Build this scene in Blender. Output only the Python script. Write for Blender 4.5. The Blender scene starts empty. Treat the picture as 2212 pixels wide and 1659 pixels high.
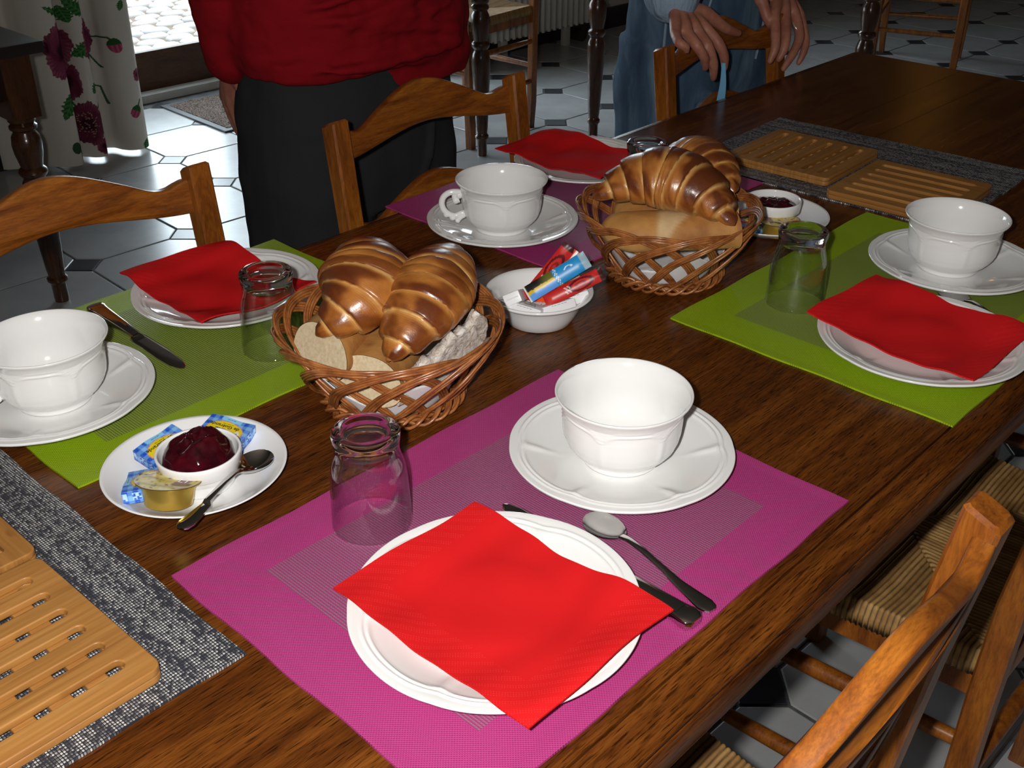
import bpy, bmesh, math, random
from mathutils import Vector, Matrix
from math import sin, cos, pi, radians, exp, sqrt, atan2, floor

S = bpy.context.scene
C = S.collection
UP = 0.74            # height of the tabletop above the floor; everything is modelled with the tabletop at 0 and lifted at the end
FLOOR = -0.74
random.seed(7)

# ------------------------------------------------------------------ camera, sky, flash, exposure
cam_d = bpy.data.cameras.new('camera')
cam = bpy.data.objects.new('camera', cam_d)
C.objects.link(cam)
cam_d.sensor_fit = 'HORIZONTAL'
cam_d.sensor_width = 36.0
cam_d.lens = 2374.1 * 36.0 / 2212.0
cam_d.clip_start = 0.02
cam.location = (-0.6638, -0.4674, 0.5547 + UP)
_ya, _pi = 0.75816, 0.52396
_f = Vector((cos(_ya) * cos(_pi), sin(_ya) * cos(_pi), -sin(_pi)))
_r = Vector((sin(_ya), -cos(_ya), 0))
_u = _r.cross(_f)
cam.rotation_euler = Matrix((_r, _u, -_f)).transposed().to_euler()
S.camera = cam

S.view_settings.view_transform = 'Standard'
S.view_settings.look = 'None'
S.view_settings.exposure = 0.0
S.view_settings.gamma = 1.0
S.view_settings.use_curve_mapping = False
S.cycles.use_denoising = True
S.cycles.max_bounces = 10
S.cycles.diffuse_bounces = 4
S.cycles.glossy_bounces = 4
S.cycles.transparent_max_bounces = 24
S.cycles.sample_clamp_indirect = 6.0

SKY = 9.5
w = bpy.data.worlds.new('overcast_sky')
S.world = w
w.use_nodes = True
w.node_tree.nodes['Background'].inputs[0].default_value = (0.80, 0.90, 1.0, 1)
w.node_tree.nodes['Background'].inputs[1].default_value = SKY

# high sun on the courtyard, coming over the roof so that none of it enters the room
SUN = 9.0
sl = bpy.data.lights.new('sun', 'SUN'); sl.energy = SUN; sl.color = (1.0, .96, .90); sl.angle = .01
slo = bpy.data.objects.new('sun', sl); C.objects.link(slo)
slo.rotation_euler = Vector((-.30, .28, -.91)).to_track_quat('-Z', 'Y').to_euler()
slo.location = (2, 6, 8)

# the camera's own flash, a little to the left of and above the lens
FLASH = 46.0
fl = bpy.data.lights.new('camera_flash', 'POINT')
fl.energy = FLASH
fl.color = (1.0, 0.975, 0.94)
fl.shadow_soft_size = 0.012
flo = bpy.data.objects.new('camera_flash', fl)
flo.location = Vector(cam.location) - _r * 0.045 + _u * 0.022
C.objects.link(flo)

# ------------------------------------------------------------------ room frame (turned a little against the table)
TH = -0.033
def RM(x, y, z=0.0):
    return Vector((x * cos(TH) - y * sin(TH), x * sin(TH) + y * cos(TH), z))

# daylight comes in through the glazed door: a portal in its opening
pl = bpy.data.lights.new('door_daylight', 'AREA')
pl.shape = 'RECTANGLE'
pl.size, pl.size_y = 1.75, 2.10
pl.cycles.is_portal = True
plo = bpy.data.objects.new('door_daylight', pl)
_p = RM(1.88, 4.10, FLOOR + 1.07)
plo.location = (_p.x, _p.y, _p.z + UP)
plo.rotation_euler = (radians(-90), 0, TH)
C.objects.link(plo)
pw = pl.copy(); pw.size, pw.size_y = 1.35, 1.35
pwo = bpy.data.objects.new('window_daylight', pw)
_p = RM(3.66, 4.10, FLOOR + 1.6)
pwo.location = (_p.x, _p.y, _p.z + UP); pwo.rotation_euler = plo.rotation_euler
C.objects.link(pwo)

# ------------------------------------------------------------------ object helpers
def link(o, parent=None):
    C.objects.link(o)
    if parent is not None:
        o.parent = parent
    return o

def tag(o, label=None, cat=None, group=None, kind=None):
    if label: o['label'] = label
    if cat: o['category'] = cat
    if group: o['group'] = group
    if kind: o['kind'] = kind
    return o

def thing(name, label, cat, loc=(0, 0, 0), rz=0.0, group=None, rot=None):
    o = bpy.data.objects.new(name, None)
    o.empty_display_size = 0.02
    C.objects.link(o)
    o.location = loc
    o.rotation_euler = rot if rot is not None else (0, 0, rz)
    return tag(o, label, cat, group)

def mesh_data(name, v, f, mat=None, smooth=True, ang=None, cols=None):
    me = bpy.data.meshes.new(name)
    me.from_pydata([tuple(p) for p in v], [], f)
    if smooth:
        me.polygons.foreach_set('use_smooth', [True] * len(me.polygons))
        if ang: me.set_sharp_from_angle(angle=radians(ang))
    if cols is not None:
        a = me.color_attributes.new('Col', 'FLOAT_COLOR', 'POINT')
        a.data.foreach_set('color', [c for q in cols for c in (q[0], q[1], q[2], 1.0)])
    if mat: me.materials.append(mat)
    me.update()
    return me

def ob(name, v, f, mat=None, parent=None, smooth=True, ang=35, cols=None, loc=None, rot=None):
    o = bpy.data.objects.new(name, mesh_data(name, v, f, mat, smooth, ang, cols))
    if loc is not None: o.location = loc
    if rot is not None: o.rotation_euler = rot
    return link(o, parent)

def od(name, me, parent=None, loc=None, rot=None):
    o = bpy.data.objects.new(name, me)
    if loc is not None: o.location = loc
    if rot is not None: o.rotation_euler = rot
    return link(o, parent)

def dup(root, loc=None, rz=None, label=None, group=None, rot=None):
    r = root.copy(); C.objects.link(r)
    if loc is not None: r.location = loc
    if rz is not None: r.rotation_euler = (0, 0, rz)
    if rot is not None: r.rotation_euler = rot
    if label: r['label'] = label
    if group: r['group'] = group
    for ch in [c for c in root.children]:
        c = ch.copy(); C.objects.link(c); c.parent = r
        for g in [q for q in ch.children]:
            d = g.copy(); C.objects.link(d); d.parent = c
    return r

class MB:
    """collects vertices, faces and colours for one mesh"""
    def __init__(s): s.v = []; s.f = []; s.c = []
    def add(s, v, f, col=None):
        n = len(s.v); s.v += [tuple(p) for p in v]; s.f += [tuple(i + n for i in q) for q in f]
        if col is not None:
            s.c += ([col] * len(v)) if not isinstance(col, list) else col
        return s
    def make(s, name, mat, parent=None, **k):
        return ob(name, s.v, s.f, mat, parent, cols=s.c if s.c else None, **k)

def box_vf(a, b):
    x0, y0, z0 = a; x1, y1, z1 = b
    v = [(x0, y0, z0), (x1, y0, z0), (x1, y1, z0), (x0, y1, z0), (x0, y0, z1), (x1, y0, z1), (x1, y1, z1), (x0, y1, z1)]
    f = [(0, 3, 2, 1), (4, 5, 6, 7), (0, 1, 5, 4), (1, 2, 6, 5), (2, 3, 7, 6), (3, 0, 4, 7)]
    return v, f

def bbox_me(name, a, b, bev, mat, seg=2):
    bm = bmesh.new()
    v, f = box_vf(a, b)
    vs = [bm.verts.new(p) for p in v]
    for q in f: bm.faces.new([vs[i] for i in q])
    if bev > 0:
        bmesh.ops.bevel(bm, geom=list(bm.edges), offset=bev, segments=seg, profile=0.6, affect='EDGES')
    me = bpy.data.meshes.new(name); bm.to_mesh(me); bm.free()
    me.polygons.foreach_set('use_smooth', [True] * len(me.polygons))
    me.set_sharp_from_angle(angle=radians(40))
    if mat: me.materials.append(mat)
    return me

def bbox(name, a, b, bev, mat, parent=None, seg=2, **k):
    return od(name, bbox_me(name, a, b, bev, mat, seg), parent, **k)

def lathe_vf(prof, n=64, mod=None):
    """prof: (r, z) from first to last; r = 0 closes to a point"""
    v, f = [], []
    rings = []
    for i, (r, z) in enumerate(prof):
        if r < 1e-7:
            rings.append([len(v)]); v.append((0, 0, z)); continue
        ring = []
        for k in range(n):
            t = 2 * pi * k / n
            rr, zz = (r, z) if mod is None else mod(i, t, r, z)
            ring.append(len(v)); v.append((rr * cos(t), rr * sin(t), zz))
        rings.append(ring)
    for a, b in zip(rings[:-1], rings[1:]):
        if len(a) == 1 and len(b) == 1: continue
        for k in range(n):
            k2 = (k + 1) % n
            if len(a) == 1: f.append((a[0], b[k2], b[k]))
            elif len(b) == 1: f.append((a[k], a[k2], b[0]))
            else: f.append((a[k], a[k2], b[k2], b[k]))
    return v, f

def cr(pts, k=6, closed=False):
    """Catmull-Rom through the points"""
    P = [Vector(p) for p in pts]; n = len(P); out = []
    rng = range(n if closed else n - 1)
    for i in rng:
        if closed: p0, p1, p2, p3 = P[(i - 1) % n], P[i], P[(i + 1) % n], P[(i + 2) % n]
        else: p0, p1, p2, p3 = P[max(i - 1, 0)], P[i], P[i + 1], P[min(i + 2, n - 1)]
        for j in range(k):
            t = j / k
            out.append(0.5 * ((2 * p1) + (p2 - p0) * t + (2 * p0 - 5 * p1 + 4 * p2 - p3) * t * t + (3 * p1 - p0 - 3 * p2 + p3) * t ** 3))
    if not closed: out.append(P[-1].copy())
    return out

def lerp_list(vals, n):
    out = []
    m = len(vals) - 1
    for i in range(n):
        t = i / (n - 1) * m; a = min(int(t), m - 1); u = t - a
        u = u * u * (3 - 2 * u) * .5 + u * .5
        out.append(vals[a] * (1 - u) + vals[a + 1] * u)
    return out

def tube_vf(pts, rad, n=8, closed=False, caps=True, up=(0, 0, 1), flat=1.0):
    P = [Vector(p) for p in pts]; m = len(P)
    R = rad if isinstance(rad, (list, tuple)) else [rad] * m
    v, f = [], []
    U = Vector(up)
    T = []
    for i in range(m):
        if closed: d = P[(i + 1) % m] - P[(i - 1) % m]
        else: d = P[min(i + 1, m - 1)] - P[max(i - 1, 0)]
        T.append(d.normalized())
    N = U - T[0] * U.dot(T[0])
    if N.length < 1e-4: N = T[0].orthogonal()
    N.normalize()
    for i in range(m):
        N = N - T[i] * N.dot(T[i])
        if N.length < 1e-6: N = T[i].orthogonal()
        N.normalize()
        B = T[i].cross(N)
        for k in range(n):
            a = 2 * pi * k / n
            v.append(P[i] + (N * cos(a) * flat + B * sin(a)) * R[i])
    rg = range(m if closed else m - 1)
    for i in rg:
        j = (i + 1) % m
        for k in range(n):
            k2 = (k + 1) % n
            f.append((i * n + k, i * n + k2, j * n + k2, j * n + k))
    if caps and not closed:
        f.append(tuple(range(n))[::-1]); f.append(tuple((m - 1) * n + k for k in range(n)))
    return v, f

def grid_vf(nu, nv, fn):
    v = [fn(i / nu, j / nv) for j in range(nv + 1) for i in range(nu + 1)]
    f = [(j * (nu + 1) + i, j * (nu + 1) + i + 1, (j + 1) * (nu + 1) + i + 1, (j + 1) * (nu + 1) + i) for j in range(nv) for i in range(nu)]
    return v, f

def sheet_vf(nu, nv, fn, th):
    """a sheet with thickness: fn(u, v) gives the upper surface, th its thickness downwards"""
    v, f = grid_vf(nu, nv, fn)
    n = len(v)
    v2 = [(p[0], p[1], p[2] - th) for p in v]
    f2 = [tuple(i + n for i in q[::-1]) for q in f]
    e = [i for i in range(nu + 1)] + [j * (nu + 1) + nu for j in range(1, nv + 1)] + [nv * (nu + 1) + i for i in range(nu - 1, -1, -1)] + [j * (nu + 1) for j in range(nv - 1, 0, -1)]
    s = [(e[k], e[k] + n, e[(k + 1) % len(e)] + n, e[(k + 1) % len(e)]) for k in range(len(e))]
    return v + v2, f + f2 + s

def curve_me(name, splines, depth, bevel, mat, res=2):
    """flat outline (with holes) extruded to a solid, centred on z = 0 with total thickness depth"""
    cu = bpy.data.curves.new(name, 'CURVE')
    cu.dimensions = '2D'; cu.fill_mode = 'BOTH'
    cu.extrude = max(depth / 2 - bevel, 1e-5); cu.bevel_depth = bevel; cu.bevel_resolution = res; cu.offset = -bevel
    for sp in splines:
        s = cu.splines.new('POLY'); s.points.add(len(sp) - 1)
        for p, q in zip(s.points, sp): p.co = (q[0], q[1], 0, 1)
        s.use_cyclic_u = True
    o = bpy.data.objects.new(name, cu)
    me = bpy.data.meshes.new_from_object(o)
    bpy.data.objects.remove(o); bpy.data.curves.remove(cu)
    me.name = name
    me.materials.clear()
    if mat: me.materials.append(mat)
    me.polygons.foreach_set('use_smooth', [True] * len(me.polygons))
    me.set_sharp_from_angle(angle=radians(35))
    return me

def text_me(txt, size, mat, ext=0.00004, shear=0.0, bold=0.0):
    cu = bpy.data.curves.new('lettering', 'FONT')
    cu.body = txt; cu.size = size; cu.align_x = 'CENTER'; cu.align_y = 'CENTER'; cu.extrude = ext; cu.shear = shear; cu.offset = bold; cu.resolution_u = 3
    o = bpy.data.objects.new('lettering', cu)
    me = bpy.data.meshes.new_from_object(o)
    bpy.data.objects.remove(o); bpy.data.curves.remove(cu)
    me.name = 'lettering'; me.materials.clear(); me.materials.append(mat)
    return me

def smooth01(x): x = max(0.0, min(1.0, x)); return x * x * (3 - 2 * x)
def mix3(a, b, t): t = max(0.0, min(1.0, t)); return (a[0] + (b[0] - a[0]) * t, a[1] + (b[1] - a[1]) * t, a[2] + (b[2] - a[2]) * t)
def hsh(*a):
    s = 0.0
    for i, q in enumerate(a): s += q * (12.9898, 78.233, 37.719, 11.13)[i]
    s = sin(s) * 43758.5453
    return s - floor(s)
def vn(x, y):
    xi, yi = floor(x), floor(y); u, v = x - xi, y - yi
    u = u * u * (3 - 2 * u); v = v * v * (3 - 2 * v)
    a = hsh(xi, yi) * (1 - u) + hsh(xi + 1, yi) * u
    b = hsh(xi, yi + 1) * (1 - u) + hsh(xi + 1, yi + 1) * u
    return a * (1 - v) + b * v
def fbm(x, y, o=3):
    s, a = 0.0, 0.5
    for _ in range(o): s += a * vn(x, y); x *= 2.03; y *= 2.03; a *= .5
    return s
def rot2(x, y, a): return (x * cos(a) - y * sin(a), x * sin(a) + y * cos(a))
# ------------------------------------------------------------------ materials
class NT:
    def __init__(s, name):
        s.m = bpy.data.materials.new(name); s.m.use_nodes = True
        s.t = s.m.node_tree; s.p = s.t.nodes['Principled BSDF']; s.out = s.t.nodes['Material Output']
    def n(s, typ, **k):
        nd = s.t.nodes.new(typ)
        for a, b in k.items(): setattr(nd, a, b)
        return nd
    def put(s, sock, val):
        if hasattr(val, 'is_output') or isinstance(val, bpy.types.NodeSocket): s.t.links.new(val, sock)
        elif isinstance(val, (tuple, list)) and len(val) == 3 and sock.type == 'RGBA': sock.default_value = (*val, 1)
        else: sock.default_value = val
    def set(s, **k):
        for a, b in k.items(): s.put(s.p.inputs[a.replace('_', ' ')], b)
        return s
    def coord(s, scale=(1, 1, 1), which='Object', loc=(0, 0, 0), rot=(0, 0, 0)):
        c = s.n('ShaderNodeTexCoord'); m = s.n('ShaderNodeMapping')
        s.t.links.new(c.outputs[which], m.inputs[0])
        m.inputs['Scale'].default_value = scale; m.inputs['Location'].default_value = loc; m.inputs['Rotation'].default_value = rot
        return m.outputs[0]
    def noise(s, vec, scale=5, detail=3, rough=.5, dist=0.0):
        q = s.n('ShaderNodeTexNoise'); s.t.links.new(vec, q.inputs['Vector'])
        q.inputs['Scale'].default_value = scale; q.inputs['Detail'].default_value = detail
        q.inputs['Roughness'].default_value = rough; q.inputs['Distortion'].default_value = dist
        return q.outputs['Fac']
    def voro(s, vec, scale=5, feat='F1', out='Distance'):
        q = s.n('ShaderNodeTexVoronoi', feature=feat); s.t.links.new(vec, q.inputs['Vector']); q.inputs['Scale'].default_value = scale
        return q.outputs[out]
    def ramp(s, fac, stops):
        q = s.n('ShaderNodeValToRGB'); s.t.links.new(fac, q.inputs[0])
        e = q.color_ramp.elements
        while len(e) > 1: e.remove(e[-1])
        e[0].position = stops[0][0]; e[0].color = (*stops[0][1], 1)
        for p, c in stops[1:]:
            x = e.new(p); x.color = (*c, 1)
        return q.outputs[0]
    def mix(s, fac, a, b, mode='MIX'):
        q = s.n('ShaderNodeMix', data_type='RGBA', blend_type=mode)
        s.put(q.inputs[0], fac); s.put(q.inputs[6], a); s.put(q.inputs[7], b)
        return q.outputs[2]
    def math(s, op, a, b=0.0, c=0.0):
        q = s.n('ShaderNodeMath', operation=op)
        s.put(q.inputs[0], a); s.put(q.inputs[1], b); s.put(q.inputs[2], c)
        return q.outputs[0]
    def xyz(s, vec):
        q = s.n('ShaderNodeSeparateXYZ'); s.t.links.new(vec, q.inputs[0]); return q.outputs[0], q.outputs[1], q.outputs[2]
    def bump(s, h, strength=.3, dist=.001):
        q = s.n('ShaderNodeBump'); s.put(q.inputs['Height'], h)
        q.inputs['Strength'].default_value = strength; q.inputs['Distance'].default_value = dist
        s.t.links.new(q.outputs[0], s.p.inputs['Normal']); return q.outputs[0]
    def attr(s, name='Col'):
        q = s.n('ShaderNodeAttribute'); q.attribute_name = name; return q.outputs['Color']

def plain(name, col, rough=.5, metal=0.0, spec=.5, **k):
    t = NT(name); t.set(Base_Color=col, Roughness=rough, Metallic=metal, Specular_IOR_Level=spec, **k); return t.m

def wood(name, dark, mid, light, sc, rough=.35, bump=.15, pore=True, nscale=3.0, coat=0.0, pore_dark=.5, spec=.5, fine_k=.55):
    t = NT(name)
    v = t.coord(sc)
    base = t.noise(v, nscale, 6, .62, 1.2)
    col = t.ramp(base, [(.28, dark), (.47, mid), (.72, light)])
    v2 = t.coord(tuple(q * 4.5 for q in sc))
    fine = t.noise(v2, nscale * 3, 3, .7)
    col = t.mix(fine_k, col, t.ramp(fine, [(.3, (.35, .33, .3)), (.6, (1.1, 1.1, 1.1))]), 'MULTIPLY')
    if pore:
        v3 = t.coord(tuple(q * 5 for q in sc))
        p = t.noise(v3, nscale * 4, 2, .5)
        pm = t.ramp(p, [(.34, (pore_dark,) * 3), (.44, (1, 1, 1))])
        col = t.mix(1.0, col, pm, 'MULTIPLY')
    t.set(Base_Color=col, Roughness=rough, Coat_Weight=coat, Coat_Roughness=.12, Specular_IOR_Level=spec)
    t.bump(fine, bump, .0006)
    return t.m

M = {}
M['table'] = wood('dark_table_wood', (.040, .0105, .0022), (.100, .0275, .0045), (.185, .058, .009), (1.0, 14, 14), rough=.25, bump=.16, nscale=2.6, coat=.0, pore_dark=.30, spec=.30, fine_k=.85)
M['chair'] = wood('honey_chair_wood', (.105, .026, .004), (.25, .072, .008), (.38, .130, .014), (10, 10, 1.6), rough=.34, bump=.05, pore=False, nscale=3.0, coat=.10)
M['slat'] = wood('honey_chair_slat_wood', (.10, .024, .004), (.24, .068, .008), (.37, .125, .014), (1.8, 12, 12), rough=.34, bump=.05, pore=False, nscale=3.0, coat=.10)
M['darkwood'] = wood('dark_turned_wood', (.03, .010, .004), (.065, .023, .008), (.11, .04, .014), (9, 9, 1.2), rough=.25, bump=.05, pore=False, coat=.4)
M['blackwood'] = wood('near_black_wood', (.012, .007, .005), (.022, .012, .008), (.035, .02, .012), (2, 9, 9), rough=.4, bump=.05, pore=False)
M['doorwood'] = wood('brown_door_wood', (.03, .012, .006), (.06, .026, .012), (.09, .04, .02), (2, 10, 10), rough=.5, bump=.1, pore=False)

def bamboo():
    t = NT('bamboo_board')
    x, y, z = t.xyz(t.coord())
    v = t.coord((3, 90, 30))
    g = t.noise(v, 3, 4, .6)
    st = t.math('FLOOR', t.math('MULTIPLY', y, 52.0))
    wn = t.n('ShaderNodeTexWhiteNoise', noise_dimensions='1D'); t.t.links.new(st, wn.inputs['W'])
    col = t.ramp(g, [(.3, (.28, .115, .026)), (.55, (.39, .18, .045)), (.75, (.46, .235, .07))])
    col = t.mix(.35, col, t.ramp(wn.outputs[0], [(0, (.72, .68, .62)), (1, (1.12, 1.1, 1.05))]), 'MULTIPLY')
    blot = t.noise(t.coord((18, 40, 18)), 1.3, 2, .5)
    col = t.mix(1.0, col, t.ramp(blot, [(.25, (.62, .5, .38)), (.36, (1, 1, 1))]), 'MULTIPLY')
    t.set(Base_Color=col, Roughness=.42)
    t.bump(g, .1, .0005)
    return t.m
M['bamboo'] = bamboo()

t = NT('white_porcelain'); t.set(Base_Color=(.80, .80, .79), Roughness=.10, Specular_IOR_Level=.5, Coat_Weight=.3, Coat_Roughness=.04); M['porc'] = t.m
t = NT('white_plain_china'); t.set(Base_Color=(.80, .80, .80), Roughness=.09, Specular_IOR_Level=.5, Coat_Weight=.3, Coat_Roughness=.04); M['china'] = t.m

def weave_mat(name, colA, colB, thread, ix, iy, sA, sB):
    """colA: border, colB: yarn that fills the panel, thread: yarn between; ix, iy half size of the panel"""
    t = NT(name)
    x, y, z = t.xyz(t.coord())
    P = 2 * pi
    def grid(px, py):
        a = t.math('SINE', t.math('MULTIPLY', x, P / px)); b = t.math('SINE', t.math('MULTIPLY', y, P / py))
        return a, b
    a, b = grid(sA, sA)
    dots = t.math('MULTIPLY', a, b)
    border = t.mix(t.ramp(dots, [(.55, (0, 0, 0)), (.8, (1, 1, 1))]), colA, tuple(q * .38 for q in colA))
    yl = t.math('SINE', t.math('MULTIPLY', x, P / sB))
    ya = t.math('SINE', t.math('MULTIPLY', y, P / (sB * .55)))
    pm = t.ramp(t.math('MULTIPLY_ADD', yl, .5, .5), [(.30, (0, 0, 0)), (.62, (1, 1, 1))])
    panel = t.mix(pm, thread, colB)
    panel = t.mix(t.ramp(t.math('MULTIPLY_ADD', ya, .5, .5), [(.2, (.8, .8, .8)), (.7, (1.05, 1.05, 1.05))]), (0, 0, 0), panel)
    inside = t.math('MULTIPLY', t.math('LESS_THAN', t.math('ABSOLUTE', x), ix), t.math('LESS_THAN', t.math('ABSOLUTE', y), iy))
    col = t.mix(inside, border, panel)
    t.set(Base_Color=col, Roughness=.48, Specular_IOR_Level=.35)
    h = t.math('ADD', dots, t.math('MULTIPLY', yl, inside))
    t.bump(h, .35, .0005)
    return t.m
M['pink'] = weave_mat('magenta_woven_vinyl', (.40, .042, .185), (.38, .040, .175), (.24, .135, .185), .170, .117, .0024, .0024)
M['green'] = weave_mat('lime_woven_vinyl', (.27, .40, .008), (.27, .39, .02), (.16, .17, .07), .170, .117, .0024, .0026)

def grey_weave():
    t = NT('charcoal_silver_weave')
    co = t.coord()
    x, y, z = t.xyz(co)
    px, py = .0028, .0021
    ix = t.math('FLOOR', t.math('DIVIDE', x, px)); iy = t.math('FLOOR', t.math('DIVIDE', y, py))
    fx = t.math('SINE', t.math('MULTIPLY', x, 2 * pi / px)); fy = t.math('SINE', t.math('MULTIPLY', y, 2 * pi / py))
    cb = t.n('ShaderNodeCombineXYZ'); t.t.links.new(ix, cb.inputs[0]); t.t.links.new(iy, cb.inputs[1])
    wn = t.n('ShaderNodeTexWhiteNoise', noise_dimensions='2D'); t.t.links.new(cb.outputs[0], wn.inputs['Vector'])
    streak = t.noise(t.coord((2.0, 60, 1)), 2.0, 3, .6)
    lum = t.math('ADD', t.math('MULTIPLY', wn.outputs[0], .45), t.math('MULTIPLY', streak, 1.1))
    cell = t.math('MULTIPLY', t.math('MULTIPLY_ADD', fx, .5, .5), t.math('MULTIPLY_ADD', fy, .5, .5))
    light = t.math('MULTIPLY', t.ramp(lum, [(.62, (.04, .04, .04)), (.98, (1, 1, 1))]), t.ramp(cell, [(.06, (0, 0, 0)), (.34, (1, 1, 1))]))
    col = t.mix(light, (.022, .024, .034), (.60, .59, .56))
    t.set(Base_Color=col, Roughness=.5, Specular_IOR_Level=.4)
    t.bump(cell, .5, .0007)
    return t.m
M['grey'] = grey_weave()

def napkin():
    t = NT('red_paper_napkin')
    co = t.coord(); x, y, z = t.xyz(co)
    n = t.noise(co, 900, 2, .6)
    soft = t.noise(co, 14, 3, .5)
    col = t.mix(t.math('MULTIPLY', soft, .5), (.62, .013, .014), (.52, .008, .012))
    a = t.math('SINE', t.math('MULTIPLY', x, 2 * pi / .0026)); b = t.math('SINE', t.math('MULTIPLY', y, 2 * pi / .0026))
    d = t.math('GREATER_THAN', t.math('MULTIPLY', a, b), .55)
    big = t.math('GREATER_THAN', t.math('SINE', t.math('MULTIPLY', t.math('ADD', x, y), 2 * pi / .012)), -.2)
    edge = t.math('MAXIMUM', t.math('LESS_THAN', x, -.043), t.math('LESS_THAN', y, -.066))
    edge = t.math('MAXIMUM', edge, t.math('GREATER_THAN', y, .075))
    dots = t.math('MULTIPLY', t.math('MULTIPLY', d, big), edge)
    col = t.mix(t.math('MULTIPLY', dots, .35), col, (.86, .06, .055))
    h = t.math('ADD', t.math('MULTIPLY', dots, 1.0), t.math('MULTIPLY', n, .5))
    t.set(Base_Color=col, Roughness=.9, Specular_IOR_Level=.05)
    t.bump(h, .25, .0004)
    return t.m
M['napkin'] = napkin()

def thin_glass(name='clear_glass', tint=(.975, .985, .975), f0=.05, amp=.95, edge=(.50, .53, .52)):
    t = NT(name)
    tr = t.n('ShaderNodeBsdfTransparent'); tr.inputs[0].default_value = (*tint, 1)
    gl = t.n('ShaderNodeBsdfGlossy'); gl.inputs['Color'].default_value = (1, 1, 1, 1); gl.inputs['Roughness'].default_value = .015
    g = t.n('ShaderNodeNewGeometry'); d = t.n('ShaderNodeVectorMath', operation='DOT_PRODUCT')
    t.t.links.new(g.outputs['Normal'], d.inputs[0]); t.t.links.new(g.outputs['Incoming'], d.inputs[1])
    c = t.math('SUBTRACT', 1.0, t.math('ABSOLUTE', d.outputs['Value']))
    fr = t.math('MULTIPLY_ADD', t.math('POWER', c, 4.2), amp, f0)
    t.put(tr.inputs[0], t.mix(t.math('POWER', c, 3.0), tint, edge))
    mx = t.n('ShaderNodeMixShader')
    t.t.links.new(fr, mx.inputs[0]); t.t.links.new(tr.outputs[0], mx.inputs[1]); t.t.links.new(gl.outputs[0], mx.inputs[2])
    t.t.links.new(mx.outputs[0], t.out.inputs[0])
    return t.m
M['glass'] = thin_glass()
M['pane'] = thin_glass('door_pane_glass', (.96, .98, .97))
t = NT('thick_glass_base'); t.set(Base_Color=(.97, .98, .975), Roughness=.02, Transmission_Weight=1.0, IOR=1.45); M['thickglass'] = t.m

t = NT('polished_steel'); t.set(Base_Color=(.60, .59, .58), Metallic=1.0, Roughness=.075); M['steel'] = t.m
t = NT('gold_foil'); v = t.coord(); nz = t.noise(v, 90, 2, .5)
t.set(Base_Color=(.62, .43, .085), Metallic=.85, Roughness=.33); t.bump(nz, .15, .001); M['gold'] = t.m
t = NT('silver_foil_edge'); t.set(Base_Color=(.7, .68, .6), Metallic=.9, Roughness=.3); M['foil'] = t.m

t = NT('wicker_rod'); v = t.coord(); nz = t.noise(v, 60, 3, .6); n2 = t.noise(v, 500, 2, .6)
t.set(Base_Color=t.mix(.3, t.ramp(nz, [(.3, (.16, .045, .012)), (.5, (.31, .105, .028)), (.7, (.44, .17, .05))]), t.ramp(n2, [(.3, (.5, .4, .3)), (.6, (1, 1, 1))]), 'MULTIPLY'), Roughness=.34, Coat_Weight=.3, Coat_Roughness=.2); M['wicker'] = t.m

t = NT('croissant_crust'); v = t.coord(); nz = t.noise(v, 160, 3, .6); nb = t.noise(v, 45, 3, .6)
t.set(Base_Color=t.mix(.45, t.attr(), t.ramp(nb, [(.3, (.62, .5, .4)), (.62, (1.12, 1.12, 1.1))]), 'MULTIPLY'), Roughness=.34, Coat_Weight=.35, Coat_Roughness=.22, Subsurface_Weight=.0); t.bump(t.math('ADD', nz, t.math('MULTIPLY', nb, 1.5)), .35, .0012); M['croissant'] = t.m
t = NT('bread_crust'); v = t.coord(); nz = t.noise(v, 220, 3, .65); nb = t.noise(v, 28, 4, .6)
t.set(Base_Color=t.mix(.5, t.attr(), t.ramp(nb, [(.3, (.6, .5, .4)), (.65, (1.15, 1.15, 1.12))]), 'MULTIPLY'), Roughness=.6, Specular_IOR_Level=.3); t.bump(nz, .4, .001); M['crust'] = t.m
t = NT('bread_crumb'); v = t.coord(); nz = t.noise(v, 260, 4, .7); vo = t.voro(v, 190)
t.set(Base_Color=t.mix(.22, t.ramp(nz, [(.3, (.50, .385, .23)), (.6, (.62, .51, .34))]), t.ramp(vo, [(.08, (.6, .5, .38)), (.3, (1, 1, 1))]), 'MULTIPLY'), Roughness=.85, Specular_IOR_Level=.15); t.bump(vo, .3, .0010); M['crumb'] = t.m
t = NT('floured_rustic_crust'); v = t.coord((1, 1, 1)); nz = t.noise(v, 120, 5, .75, 1.5)
t.set(Base_Color=t.ramp(nz, [(.34, (.30, .21, .14)), (.47, (.60, .53, .46)), (.62, (.78, .73, .68))]), Roughness=.85, Specular_IOR_Level=.15); t.bump(nz, .9, .003); M['rustic'] = t.m

t = NT('dark_red_jam'); v = t.coord(); nz = t.noise(v, 70, 3, .6)
t.set(Base_Color=t.ramp(nz, [(.35, (.020, .0008, .003)), (.6, (.050, .002, .006)), (.8, (.11, .005, .009))]), Roughness=.06, Specular_IOR_Level=.6, Subsurface_Weight=.25, Subsurface_Radius=(.01, .001, .001), Subsurface_Scale=.4); M['jam'] = t.m
t = NT('printed_wrapper'); t.set(Base_Color=t.attr(), Roughness=.36, Specular_IOR_Level=.4); M['wrap'] = t.m
t = NT('white_wrapper_paper'); t.set(Base_Color=(.80, .80, .81), Roughness=.35); M['wpaper'] = t.m
t = NT('white_tissue'); v = t.coord(); nz = t.noise(v, 30, 3, .5); t.set(Base_Color=(.78, .77, .78), Roughness=.8, Specular_IOR_Level=.2); t.bump(nz, .3, .002); M['tissue'] = t.m
M['ink'] = plain('dark_blue_ink', (.02, .025, .07), .6)
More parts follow.
